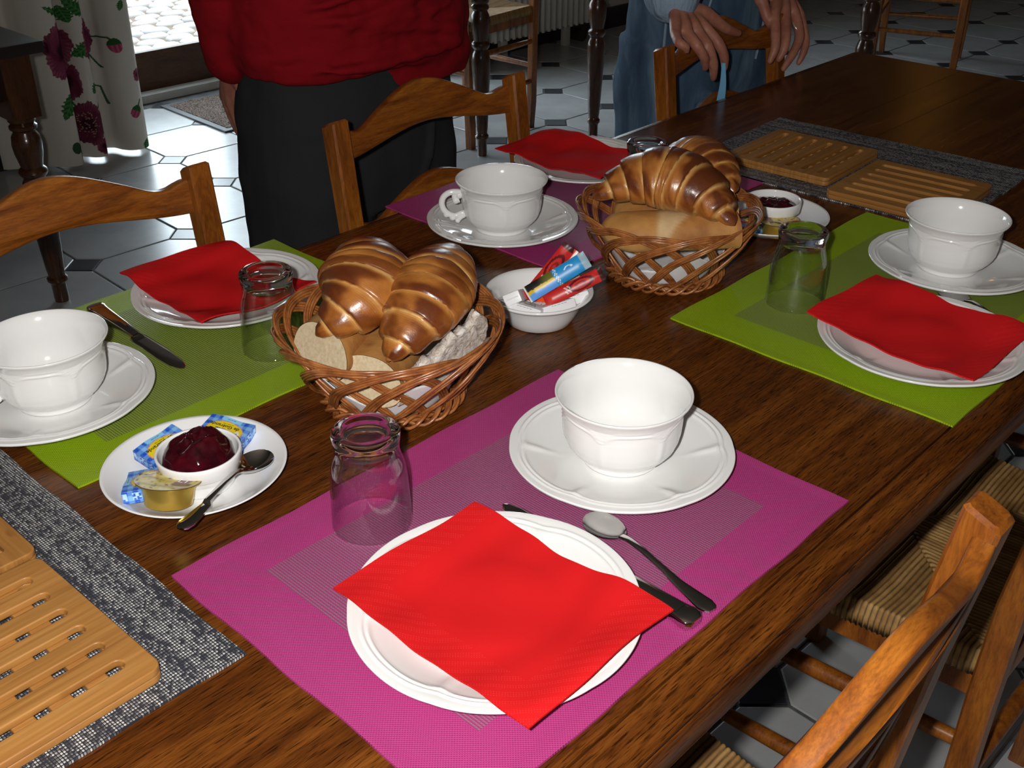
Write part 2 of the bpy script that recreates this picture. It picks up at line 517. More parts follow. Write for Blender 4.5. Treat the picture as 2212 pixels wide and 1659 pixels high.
M['inkblk'] = plain('black_ink', (.01, .01, .012), .6)
M['inkwht'] = plain('white_ink', (.85, .85, .85), .5)
M['inkblu'] = plain('blue_ink', (.02, .03, .22), .6)

t = NT('skin'); v = t.coord(); nz = t.noise(v, 90, 4, .6); nb = t.noise(v, 22, 2, .5)
t.set(Base_Color=t.mix(.5, t.ramp(nb, [(.3, (.34, .12, .08)), (.6, (.46, .195, .13)), (.8, (.42, .15, .105))]), t.ramp(nz, [(.3, (.75, .65, .6)), (.65, (1.1, 1.1, 1.1))]), 'MULTIPLY'), Roughness=.5, Subsurface_Weight=.12, Subsurface_Radius=(.01, .004, .002), Subsurface_Scale=.3)
t.bump(t.math('ADD', nz, t.math('MULTIPLY', nb, 2.0)), .35, .0015); M['skin'] = t.m

def cloth(name, col, col2, weave=900, rough=.9, bscale=(5, 5, 8), fold=.0, detail=3):
    t = NT(name); co = t.coord()
    nz = t.noise(co, weave, 2, .6)
    big = t.noise(t.coord(bscale), 1.0, detail, .55, .6)
    t.set(Base_Color=t.mix(nz, col, col2), Roughness=rough, Specular_IOR_Level=.12)
    if fold > 0: t.bump(t.math('ADD', t.math('MULTIPLY', big, 40.0 * fold), nz), .5, .0015)
    else: t.bump(nz, .3, .0008)
    return t.m
M['red_knit'] = cloth('red_fine_knit', (.21, .004, .008), (.28, .006, .012), 1100, .9, (4, 4, 11), .5)
M['trouser'] = cloth('charcoal_trouser_cloth', (.022, .022, .024), (.040, .040, .043), 1400, .9, (10, 10, 2), .2)
t = NT('blue_denim'); co = t.coord(); nz = t.noise(co, 900, 2, .7); fade = t.noise(t.coord((9, 9, 2.2)), 1.0, 4, .65, .5)
t.set(Base_Color=t.mix(.5, t.ramp(fade, [(.3, (.030, .055, .095)), (.5, (.07, .125, .195)), (.72, (.22, .32, .42))]), t.ramp(nz, [(.3, (.6, .6, .65)), (.65, (1.15, 1.15, 1.15))]), 'MULTIPLY'), Roughness=.9, Specular_IOR_Level=.15); t.bump(nz, .4, .0012); M['denim'] = t.m
M['seam'] = plain('pale_denim_seam', (.24, .32, .40), .9)
M['shirt'] = cloth('pale_blue_shirt', (.24, .34, .46), (.33, .44, .56), 700, .9, (40, 40, 6), .3)
M['hair'] = plain('grey_brown_hair', (.10, .07, .05), .6)
M['strap'] = plain('light_blue_strap', (.16, .42, .66), .5)

t = NT('glazed_floor_tile'); co = t.coord(which='Object'); nz = t.noise(co, 7, 4, .6); n2 = t.noise(co, 300, 2, .6)
oi = t.n('ShaderNodeObjectInfo')
t.set(Base_Color=t.mix(t.math('MULTIPLY', oi.outputs['Random'], .35), t.ramp(nz, [(.3, (.40, .41, .415)), (.7, (.52, .525, .525))]), (.37, .385, .40)), Roughness=.27, Specular_IOR_Level=.85); t.bump(n2, .10, .0006); M['tile'] = t.m
t = NT('slate_inset_tile'); co = t.coord(); nz = t.noise(co, 20, 3, .6)
t.set(Base_Color=t.ramp(nz, [(.3, (.020, .024, .032)), (.7, (.045, .05, .06))]), Roughness=.33, Specular_IOR_Level=.55); M['inset'] = t.m
t = NT('dark_grey_grout'); co = t.coord(); nz = t.noise(co, 60, 3, .6); t.set(Base_Color=t.ramp(nz, [(.3, (.075, .078, .08)), (.7, (.13, .135, .14))]), Roughness=.9); M['grout'] = t.m
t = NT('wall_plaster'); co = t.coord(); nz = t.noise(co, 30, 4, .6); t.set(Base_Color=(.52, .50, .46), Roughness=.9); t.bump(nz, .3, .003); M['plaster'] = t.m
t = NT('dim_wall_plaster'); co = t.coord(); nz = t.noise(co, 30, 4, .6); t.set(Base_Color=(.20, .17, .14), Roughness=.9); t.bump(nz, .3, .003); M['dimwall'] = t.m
M['baseboard'] = plain('dark_brown_baseboard', (.018, .013, .011), .4)
t = NT('printed_curtain_cotton'); v = t.coord((600, 600, 600)); nz = t.noise(v, 1.0, 2, .6)
t.set(Base_Color=t.attr(), Roughness=.9, Specular_IOR_Level=.15); t.bump(nz, .2, .0005); M['curtain'] = t.m
t = NT('brown_mat_pile'); v = t.coord(); nz = t.noise(v, 240, 3, .75); t.set(Base_Color=t.ramp(nz, [(.36, (.035, .024, .018)), (.5, (.12, .085, .07)), (.62, (.30, .25, .22))]), Roughness=.95, Specular_IOR_Level=.1); t.bump(nz, 1.0, .004); M['pile'] = t.m
M['rubber'] = plain('dark_grey_rubber', (.05, .055, .062), .55)
t = NT('cream_radiator_enamel'); t.set(Base_Color=(.48, .46, .40), Roughness=.4); M['radiator'] = t.m
t = NT('woven_rush'); v = t.coord((1, 1, 1)); nz = t.noise(v, 45, 3, .7); n2 = t.noise(v, 300, 2, .6)
t.set(Base_Color=t.mix(.6, t.attr(), t.ramp(nz, [(.28, (.5, .42, .32)), (.62, (1.12, 1.1, 1.05))]), 'MULTIPLY'), Roughness=.6, Specular_IOR_Level=.35); t.bump(n2, .25, .0006); M['rush'] = t.m
t = NT('courtyard_cobble'); v = t.coord(); nz = t.noise(v, 14, 4, .65); oi = t.n('ShaderNodeObjectInfo')
t.set(Base_Color=t.mix(oi.outputs['Random'], t.ramp(nz, [(.3, (.145, .135, .12)), (.7, (.21, .20, .19))]), (.17, .175, .185)), Roughness=.85); t.bump(nz, .5, .006); M['cobble'] = t.m
M['soil'] = plain('sandy_joint', (.050, .032, .020), .95)
t = NT('warm_lamp_glow'); t.set(Base_Color=(.9, .6, .3), Emission_Color=(1.0, .42, .06), Emission_Strength=5.0); M['bulb'] = t.m
M['brass'] = plain('brass', (.5, .33, .1), .3, 1.0)
# ------------------------------------------------------------------ the room shell
RZ = (0, 0, TH)
def room_box(name, a, b, mat, parent=None, bev=0.0):
    return bbox(name, a, b, bev, mat, parent, rot=RZ if parent is None else None)

PITCH = .3322
DX, DY = .530, 2.468          # one inset tile centre, in the room frame
HD = .0565                    # half diagonal of an inset tile
J = .0035                     # half joint

fl_o = ob('floor', *box_vf((-3.0, -4.0, FLOOR - .06), (7.0, 4.0, FLOOR - .0025)), M['grout'], smooth=False, rot=RZ)
tag(fl_o, kind='structure')
def oct_me():
    h = PITCH / 2 - J; c = HD + J * .4
    k = h - c + J
    pts = [(h, -k), (h, k), (k, h), (-k, h), (-h, k), (-h, -k), (-k, -h), (k, -h)]
    e = .0022
    v, f = [], []
    for s, z in ((1.0, -.004), (1.0, -.0012), (1 - e / h, 0.0)):
        v += [(x * s, y * s, z) for x, y in pts]
    for r in range(2):
        for i in range(8): f.append((r * 8 + i, r * 8 + (i + 1) % 8, r * 8 + 8 + (i + 1) % 8, r * 8 + 8 + i))
    f.append(tuple(range(16, 24)))
    return mesh_data('tile', v, f, M['tile'], False)
def dot_me():
    h = HD - J * .9
    pts = [(h, 0), (0, h), (-h, 0), (0, -h)]
    v, f = [], []
    for s, z in ((1.0, -.004), (1.0, -.0012), (.965, 0.0)):
        v += [(x * s, y * s, z) for x, y in pts]
    for r in range(2):
        for i in range(4): f.append((r * 4 + i, r * 4 + (i + 1) % 4, r * 4 + 4 + (i + 1) % 4, r * 4 + 4 + i))
    f.append((8, 9, 10, 11))
    return mesh_data('inset_tile', v, f, M['inset'], False)
OCT, DOT = oct_me(), dot_me()
camx, camy = cam.location.x, cam.location.y
def cells(offx, offy):
    out = []
    for i in range(-10, 20):
        for j in range(-20, 6):
            x = DX + offx + i * PITCH; y = DY + offy + j * PITCH
            if -2.9 < x < 6.9 and -3.9 < y < 3.80:
                if y > 3.44 and not (1.05 < x < 2.9): continue
                p = RM(x, y)
                d = Vector((p.x - cam.location.x, p.y - cam.location.y))
                ang = abs(atan2(d.y, d.x) - _ya)
                out.append((d.length + (50 if ang > radians(38) else 0), x, y))
    out.sort(); return out
def lay(cs, me, nm, mat):
    for d, x, y in cs[:300]:
        od(nm, me, fl_o, loc=(x, y, FLOOR + random.uniform(-.0004, .0004)))
    mb = MB()
    vs = [tuple(q.co) for q in me.vertices]; fs = [tuple(q.vertices) for q in me.polygons]
    for d, x, y in cs[300:]:
        mb.add([(a + x, b + y, c + FLOOR) for a, b, c in vs], fs)
    if mb.v:
        o = mb.make(nm, mat, fl_o); tag(o, kind='stuff')
lay(cells(PITCH / 2, PITCH / 2), OCT, 'tile', M['tile'])
lay(cells(0, 0), DOT, 'inset_tile', M['inset'])

H = 2.5
mb = MB()
OX0, OX1 = 1.03, 2.72
WX0, WX1, WZ0, WZ1 = 3.02, 4.30, FLOOR + .95, FLOOR + 2.25
for a, b in (((-3.0, 3.46, FLOOR), (OX0, 4.0, FLOOR + H)), ((OX1, 3.46, FLOOR), (WX0, 4.0, FLOOR + H)), ((WX1, 3.46, FLOOR), (7.0, 4.0, FLOOR + H)), ((WX0, 3.46, FLOOR), (WX1, 4.0, WZ0)), ((WX0, 3.46, WZ1), (WX1, 4.0, FLOOR + H)), ((OX0, 3.46, FLOOR + 2.15), (OX1, 4.0, FLOOR + H))):
    mb.add(*box_vf(a, b))
tag(mb.make('wall_back', M['plaster'], smooth=False, rot=RZ), kind='structure')
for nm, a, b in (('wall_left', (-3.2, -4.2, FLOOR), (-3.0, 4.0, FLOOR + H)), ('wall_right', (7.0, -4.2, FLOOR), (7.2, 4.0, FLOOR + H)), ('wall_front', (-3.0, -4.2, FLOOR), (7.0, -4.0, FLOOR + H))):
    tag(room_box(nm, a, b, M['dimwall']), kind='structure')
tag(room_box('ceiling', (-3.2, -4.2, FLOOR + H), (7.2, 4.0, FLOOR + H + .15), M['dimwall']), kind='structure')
tag(room_box('baseboard_left', (-2.98, 3.440, FLOOR), (OX0 - .01, 3.459, FLOOR + .115), M['baseboard'], bev=.003), kind='structure')
tag(room_box('baseboard_right', (OX1 + .01, 3.440, FLOOR), (6.98, 3.459, FLOOR + .108), M['baseboard'], bev=.003), kind='structure')
tag(room_box('trim_1', (OX0 + .01, 3.86, FLOOR), (OX1 - .01, 3.93, FLOOR + .035), plain('pale_threshold_stone', (.34, .33, .31), .7), bev=.006), kind='structure')

# glazed double door in the recess
dr = bpy.data.objects.new('door_1', None); C.objects.link(dr); dr.rotation_euler = RZ; tag(dr, kind='structure')
for x0, x1 in ((OX0 + .005, OX0 + .06), (OX1 - .06, OX1 - .005)):
    bbox('jamb', (x0, 3.935, FLOOR + .002), (x1, 3.995, FLOOR + 2.14), .004, M['doorwood'], dr)
bbox('head_jamb', (OX0 + .062, 3.935, FLOOR + 2.08), (OX1 - .062, 3.995, FLOOR + 2.14), .004, M['doorwood'], dr)
for x0, x1 in ((OX0 + .064, 1.945), (1.949, OX1 - .064)):
    s = .052
    bbox('stile', (x0, 3.945, FLOOR + .004), (x0 + s, 3.985, FLOOR + 2.075), .004, M['doorwood'], dr)
    bbox('stile', (x1 - s, 3.945, FLOOR + .004), (x1, 3.985, FLOOR + 2.075), .004, M['doorwood'], dr)
    bbox('bottom_rail', (x0 + s, 3.945, FLOOR + .004), (x1 - s, 3.985, FLOOR + .19), .004, M['doorwood'], dr)
    bbox('top_rail', (x0 + s, 3.945, FLOOR + 1.99), (x1 - s, 3.985, FLOOR + 2.075), .004, M['doorwood'], dr)
    bbox('pane', (x0 + s, 3.962, FLOOR + .19), (x1 - s, 3.968, FLOOR + 1.99), 0, M['pane'], dr)

# window over the radiator
wi = bpy.data.objects.new('window_1', None); C.objects.link(wi); wi.rotation_euler = RZ; tag(wi, kind='structure')
for a, b in (((WX0 + .002, 3.93, WZ0 + .002), (WX0 + .05, 3.98, WZ1 - .002)), ((WX1 - .05, 3.93, WZ0 + .002), (WX1 - .002, 3.98, WZ1 - .002)), ((WX0 + .05, 3.93, WZ0 + .002), (WX1 - .05, 3.98, WZ0 + .06)), ((WX0 + .05, 3.93, WZ1 - .06), (WX1 - .05, 3.98, WZ1 - .002)), (((WX0 + WX1) / 2 - .03, 3.93, WZ0 + .06), ((WX0 + WX1) / 2 + .03, 3.98, WZ1 - .06))):
    bbox('sash_bar', a, b, .004, M['doorwood'], wi)
for x0, x1 in ((WX0 + .05, (WX0 + WX1) / 2 - .03), ((WX0 + WX1) / 2 + .03, WX1 - .05)):
    bbox('pane', (x0, 3.952, WZ0 + .06), (x1, 3.958, WZ1 - .06), 0, M['pane'], wi)

# the courtyard outside
gy = FLOOR - .07
cg = ob('courtyard_ground', *box_vf((-8, 4.02, gy - .1), (12, 16, gy - .012)), M['soil'], smooth=False, rot=RZ); tag(cg, kind='structure')
def stone_me(k):
    rr = random.Random(k); a, b = .078, .052
    n = 10; v, f = [], []
    pts = []
    for i in range(n):
        t = 2 * pi * i / n
        c, s_ = cos(t), sin(t)
        q = (abs(c) ** 4 + abs(s_) ** 4) ** (-.25)
        pts.append((a * q * c * rr.uniform(.9, 1.0), b * q * s_ * rr.uniform(.9, 1.0)))
    for s, z in ((1.0, -.03), (1.0, -.008), (.82, .004)):
        v += [(x * s, y * s, z) for x, y in pts]
    for r in range(2):
        for i in range(n): f.append((r * n + i, r * n + (i + 1) % n, (r + 1) * n + (i + 1) % n, (r + 1) * n + i))
    v.append((0, 0, .009)); f += [(2 * n + i, 2 * n + (i + 1) % n, 3 * n) for i in range(n)]
    return mesh_data('cobblestone', v, f, M['cobble'], True, 50)
SM = [stone_me(k) for k in range(6)]
for j in range(21):
    y = 4.45 + j * .122
    xs = 1.55 + .16 * (j // 3) * .35 - .3 + (.085 if j % 2 else 0)
    for i in range(14):
        x = xs + i * .172 + random.uniform(-.008, .008)
        od('cobblestone', random.choice(SM), cg, loc=(x, y + random.uniform(-.006, .006), gy + random.uniform(-.006, .004)), rot=(random.uniform(-.05, .05), random.uniform(-.04, .04), random.uniform(-.06, .06) + (pi if random.random() > .5 else 0)))

# ------------------------------------------------------------------ curtains
CRE = (.62, .575, .50)
def petals(px, pz, cx, cz, R, ph, dark=.0, sx=1.0):
    dx, dz = (px - cx) / sx, pz - cz
    r = sqrt(dx * dx + dz * dz)
    if r > R * 1.35: return None
    a = atan2(dz, dx)
    ed = R * (.90 + .05 * sin(5 * a + ph) + .03 * sin(13 * a + ph * 2) + .022 * sin(31 * a))
    if r > ed: return None
    q = r / ed
    st = .5 + .5 * sin(40 * a + 9 * q + ph + 3 * fbm(px * 60, pz * 60))
    c = mix3((.10, .010, .030), (.27, .055, .10), q * .75 + .25 * st)
    c = mix3(c, (.42, .17, .21), .55 * smooth01((q - .72) * 3.5) * st)
    lay_ = .5 + .5 * sin(3 * a + 7 * q + ph)
    c = mix3(c, (.10, .008, .03), .55 * smooth01((lay_ - .6) * 3))
    if q < .45: c = mix3((.028, .006, .014), c, smooth01((q - .2) * 4))
    c = mix3(c, (.06, .008, .022), dark)
    if dark > .3 and hsh(floor(px * 260), floor(pz * 260)) > .86 and q < .6: c = (.30, .22, .12)
    return c
def leaf(px, pz, cx, cz, L, W, an):
    x, z = rot2(px - cx, pz - cz, -an)
    u = x / L
    if abs(u) > 1: return None
    w_ = W * (1 - u * u) * (.78 + .22 * abs(sin(u * 9))) * (.85 + .15 * sin(u * 23))
    if abs(z) > w_: return None
    c = mix3((.018, .085, .022), (.06, .19, .05), .5 + .5 * sin(u * 18 + abs(z) * 300))
    return mix3((.10, .24, .10), c, smooth01(abs(z) / .002))
def seg_d(px, pz, pts):
    m = 9.0
    for (x0, z0), (x1, z1) in zip(pts[:-1], pts[1:]):
        dx, dz = x1 - x0, z1 - z0
        t = max(0, min(1, ((px - x0) * dx + (pz - z0) * dz) / (dx * dx + dz * dz)))
        m = min(m, (px - x0 - t * dx) ** 2 + (pz - z0 - t * dz) ** 2)
    return sqrt(m)
def bud(px, pz, cx, cz, R, an):
    x, z = rot2(px - cx, pz - cz, -an)
    r = sqrt((x / .75) ** 2 + z * z)
    if r > R: return None
    return (.025, .10, .03) if z > .1 * R else mix3((.36, .03, .09), (.48, .12, .18), .5 + .5 * sin(x * 500))
FL = [(.930, -.335, .104, .3, 0, .66), (1.058, -.325, .088, 2.0, .15, .40), (.996, -.605, .086, 1.2, .45, .70), (.968, -.455, .074, 4.0, .30, .45), (1.150, -.45, .0, 1.0, 0, 1), (1.192, -.462, .026, 1.6, 0, .8), (1.03, -.69, .032, 3.0, .1, .9), (.90, .02, .06, 1.0, 0, 1), (1.12, .12, .06, 2.2, .2, 1), (.99, .45, .06, 2.9, .1, 1), (1.10, .72, .05, .4, .0, 1)]
LE = [(1.022, -.345, .042, .030, .5), (.918, -.515, .055, .030, 1.05), (1.045, -.478, .030, .020, .9), (1.02, -.205, .045, .030, -.7), (1.185, -.715, .022, .018, 1.2), (.93, -.205, .05, .014, -.5), (.985, -.225, .03, .03, 1.9), (1.165, -.215, .02, .014, 1.2), (1.06, .05, .05, .03, 1), (.93, .3, .05, .03, .4)]
BU = [(1.132, -.350, .026, .15), (1.163, -.588, .024, -.5), (1.13, -.04, .025, .2)]
ST = [[(1.085, -.325), (1.115, -.322), (1.131, -.338)], [(1.075, -.385), (1.10, -.43)], [(1.185, -.55), (1.17, -.575)], [(1.055, -.515), (1.035, -.55), (1.015, -.575)], [(.955, -.505), (.972, -.54), (.985, -.60)], [(.925, -.675), (.945, -.72), (.955, -.735)], [(.93, -.20), (.955, -.225), (.962, -.25)], [(1.06, -.49), (1.09, -.50), (1.10, -.56)]]
def print_col(x, z):
    for cx, cz, R, ph, dk, sx in FL:
        if R > 0:
            c = petals(x, z, cx, cz, R, ph, dk, sx)
            if c: return c
    for b in BU:
        c = bud(x, z, *b)
        if c: return c
    r = sqrt(((x - .914) / .8) ** 2 + (z + .665) ** 2)
    if r < .021: return (.03, .09, .035)
    for l in LE:
        c = leaf(x, z, *l)
        if c: return c
    for s in ST:
        if seg_d(x, z, s) < .0028: return (.03, .10, .045)
    return CRE
def curtain(name, key, z0, z1, nu, nv, label, zdense, colf, zb=None):
    path = cr([(a, b, 0) for a, b in key], 14)
    L = [0.0]
    for a, b in zip(path[:-1], path[1:]): L.append(L[-1] + (b - a).length)
    def at(u):
        s = u * L[-1]
        import bisect
        i = min(max(bisect.bisect_right(L, s) - 1, 0), len(path) - 2)
        t = (s - L[i]) / max(L[i + 1] - L[i], 1e-9)
        return path[i].lerp(path[i + 1], t)
    row = [at(i / nu) for i in range(nu + 1)]
    zs = [z0 + (zdense - z0) * j / nv for j in range(nv + 1)] + [zdense + (z1 - zdense) * j / 40 for j in range(1, 41)]
    v, cols = [], []
    for j, z in enumerate(zs):
        k = smooth01((z - z0) / .8)
        for i, p in enumerate(row):
            y = p.y + .006 * sin(i * .05 + z * 5) * k
            x = p.x + .010 * (z - z0) * sin(i * .02)
            v.append((x, y, z)); cols.append(colf(p.x, z))
    n = nu + 1
    f = [(j * n + i, j * n + i + 1, (j + 1) * n + i + 1, (j + 1) * n + i) for j in range(len(zs) - 1) for i in range(nu)]
    o = ob(name, v, f, M['curtain'], None, True, None, cols, rot=RZ)
    md = o.modifiers.new('cloth', 'SOLIDIFY'); md.thickness = .0015
    tag(o, label, 'curtain')
    return o
curtain('floral_curtain', [(.70, 3.42), (.715, 3.405), (.76, 3.385), (.80, 3.40), (.818, 3.37), (.833, 3.335), (.870, 3.288), (.905, 3.272), (.930, 3.279), (.944, 3.33), (.956, 3.37), (.972, 3.352), (.995, 3.318), (1.02, 3.305), (1.042, 3.318), (1.052, 3.372), (1.075, 3.392), (1.098, 3.372), (1.107, 3.335), (1.128, 3.302), (1.165, 3.288), (1.198, 3.306), (1.212, 3.345), (1.20, 3.385)],
        FLOOR + .012, FLOOR + 2.3, 420, 330, 'white curtain printed with crimson poppies hanging left of the glazed door', FLOOR + .62, print_col)
def print2(x, z): return print_col(1.00 + (x - 2.85) * .9, -.33 + (z + .58) * 1.0) if z < 1 else CRE
curtain('floral_curtain', [(2.62, 3.41), (2.64, 3.36), (2.68, 3.33), (2.71, 3.36), (2.735, 3.41), (2.77, 3.36), (2.80, 3.33), (2.83, 3.36), (2.85, 3.41), (2.88, 3.37), (2.905, 3.35), (2.93, 3.40)],
        FLOOR + .012, FLOOR + 2.3, 160, 90, 'white poppy-print curtain glimpsed behind the rush chair by the radiator', FLOOR + .6, print2)

# ------------------------------------------------------------------ doormat
dm = thing('doormat', 'brown speckled doormat with a grey rubber border before the glazed door', 'doormat', loc=RM(1.505, 3.275, FLOOR), rz=TH)
MW, MD = 1.05, .50
curve = curve_me('border', [[(0, 0), (MW, 0), (MW, MD), (0, MD)], [(.028, .028), (.028, MD - .028), (MW - .028, MD - .028), (MW - .028, .028)]], .008, .002, M['rubber'])
od('border', curve, dm, loc=(0, 0, .004))
rr = random.Random(4)
v, f = sheet_vf(150, 70, lambda a, b: (.028 + a * (MW - .056), .028 + b * (MD - .056), .010 + rr.uniform(-.003, .003)), .009)
ob('pile', v, f, M['pile'], dm)

# ------------------------------------------------------------------ radiator against the back wall
rd = thing('radiator', 'cream ribbed column radiator standing below the far wall behind the rush chair', 'radiator', loc=(0, 0, 0), rz=TH)
vv, ff = [], []
col_pts = cr([(0, 0, .115), (0, 0, .125), (0, 0, .40), (0, 0, .68), (0, 0, .695)], 3)
rad = [.012] + [.0165] * (len(col_pts) - 2) + [.012]
cv, cf = tube_vf(col_pts, rad, 10)
colme = mesh_data('column', [(p[0], p[1] * 1.5, p[2]) for p in cv], cf, M['radiator'], True, 50)
for i in range(17):
    for yy in (3.315, 3.375):
        od('column', colme, rd, loc=(3.63 - i * .040, yy, FLOOR))
for z in (.135, .665):
    v, f = tube_vf([(2.975, 3.345, FLOOR + z), (3.645, 3.345, FLOOR + z)], .016, 10); ob('header_pipe', v, f, M['radiator'], rd)
for x in (3.08, 3.52):
    bbox('foot', (x - .02, 3.33, FLOOR), (x + .02, 3.36, FLOOR + .125), .004, M['radiator'], rd)
v, f = tube_vf([(3.60, 3.30, FLOOR + .045), (3.60, 3.37, FLOOR + .045)], .032, 16); ob('valve', v, f, M['blackwood'], rd)

# ------------------------------------------------------------------ turned legs and the tables in the background
def turned_leg_me(name, h, mat, s=1.0):
    """h: total height; block at the top then turnings, a long taper, a ring above the foot"""
    p = [(.0, 0), (.0165, 0), (.0175, .012), (.0175, .055), (.020, .060), (.0245, .066), (.0245, .074), (.020, .080), (.0195, .086), (.0215, .10), (.030, .26), (.0330, .325), (.0330, .345), (.029, .362), (.0245, .372), (.0245, .377), (.0305, .384), (.0330, .392), (.0305, .400), (.0245, .406), (.026, .415), (.0315, .445), (.0335, .470), (.031, .492), (.025, .503), (.025, .507), (.031, .513), (.031, .521), (.0255, .527), (.0305, .534), (.0305, .542), (.026, .548), (.0, .55)]
    v, f = lathe_vf([(r * s, z / .55 * (h - .15)) for r, z in p], 20)
    a = .034 * s
    bv, bf = box_vf((-a, -a, h - .155), (a, a, h - .001))
    mb = MB(); mb.add(v, f); mb.add(bv, bf)
    return mesh_data(name, mb.v, mb.f, mat, True, 35)
def side_table(name, label, x0, x1, y0, y1, top, rz=0, th=.03, s=1.0, mat=None):
    mat = mat or M['darkwood']
    cx, cy = (x0 + x1) / 2, (y0 + y1) / 2
    tt = thing(name, label, 'table', loc=(cx, cy, FLOOR), rz=rz)
    a, b = (x1 - x0) / 2, (y1 - y0) / 2; h = top - FLOOR
    bbox('tabletop', (-a, -b, h - th), (a, b, h), .008, mat, tt)
    me = turned_leg_me('leg', h - th, M['darkwood'], s)
    o = .05 * s + .012
    for sx in (-1, 1):
        for sy in (-1, 1): od('leg', me, tt, loc=(sx * (a - o), sy * (b - o), 0))
    k = .012
    for sy in (-1, 1): bbox('apron', (-a + o + .034 * s, sy * (b - o) - k, h - th - .11), (a - o - .034 * s, sy * (b - o) + k, h - th), .003, mat, tt)
    for sx in (-1, 1): bbox('apron', (sx * (a - o) - k, -b + o + .034 * s, h - th - .11), (sx * (a - o) + k, b - o - .034 * s, h - th), .003, mat, tt)
    return tt
side_table('side_table', 'dark turned-leg table standing behind the person in red, left of the radiator', 1.78, 2.172, 2.248, 3.10, 0.0)
side_table('side_table', 'dark turned-leg table standing between the radiator and the person in jeans', 2.478, 3.24, 1.34, 2.202, 0.0)
side_table('side_table', 'near-black turned-leg table beside the poppy curtain at the left edge', -1.1, .522, 2.205, 3.05, -.05, s=1.1, mat=M['blackwood'])

# warm lamp on the far wall whose glow shows on the polished table
for i, (y, z, sc) in enumerate(((1.75, 1.05, 1.0),)):
    lp = thing('wall_lamp', 'brass wall lamp with a warm glowing bulb on the far right wall', 'lamp', loc=(6.60, 2.57, 1.68))
    v, f = lathe_vf([(0, -.075), (.03, -.07), (.055, -.04), (.06, 0), (.05, .035), (.03, .06), (0, .066)], 20); ob('bulb', v, f, M['bulb'], lp)
    v, f = tube_vf([(0, 0, -.07), (.03, 0, -.14), (.12, 0, -.16), (.16, 0, -.16)], .01, 8); ob('arm', v, f, M['brass'], lp)
    v, f = lathe_vf([(0, 0), (.05, 0), (.05, .012), (0, .02)], 20); ob('wall_plate', v, f, M['brass'], lp, loc=(.165, 0, -.16), rot=(0, radians(-90), 0))
# ------------------------------------------------------------------ the dining table
tb = thing('dining_table', 'long dark wooden dining table laid for breakfast', 'table', loc=(0, 0, 0))
TX0, TX1 = -.82, 1.555
seams = [-.1637, .085, .318, .399, .620]
for a, b in zip(seams[:-1], seams[1:]):
    bbox('plank', (TX0, a + .0004, -.028), (TX1, b - .0004, 0.0), 0, M['table'], tb, seg=1)
prof = [(-.1643, -.028), (-.1643, -.0012), (-.1655, 0), (-.172, -.0004), (-.180, -.0028), (-.1865, -.0075), (-.1895, -.0135), (-.1885, -.0175), (-.1850, -.0195), (-.1850, -.0215), (-.1875, -.0235), (-.1895, -.030), (-.1890, -.047), (-.1865, -.053), (-.183, -.0555), (-.15, -.0555), (-.15, -.028)]
def strip(name, pr, x0, x1, flip=False):
    n = len(pr); v = []
    for x in (x0, x1): v += [(x, (.4563 - y) if flip else y, z) for y, z in pr]
    f = [(i, (i + 1) % n, n + (i + 1) % n, n + i) for i in range(n)] + [tuple(range(n))[::-1], tuple(range(n, 2 * n))]
    if flip: f = [q[::-1] for q in f]
    return ob(name, v, f, M['table'], tb, True, 30)
bbox('seam_light_stop', (TX0 + .01, -.15, -.040), (TX1 - .01, .606, -.0282), .002, M['table'], tb)  # unseen backing, added so that no light shows through the plank seams
strip('edge_strip', prof, TX0, TX1)
strip('edge_strip', prof, TX0, TX1, True)
for y in (-.145, .575): bbox('apron', (TX0 + .06, y, -.125), (TX1 - .06, y + .024, -.0285), .003, M['table'], tb)
for x in (TX0 + .05, TX1 - .075): bbox('apron', (x, -.119, -.125), (x + .024, .574, -.0285), .003, M['table'], tb)
for x in (TX0 + .085, TX1 - .085):
    for y in (-.105, .56):
        bbox('leg', (x - .035, y - .035, FLOOR), (x + .035, y + .035, -.029), .006, M['table'], tb)

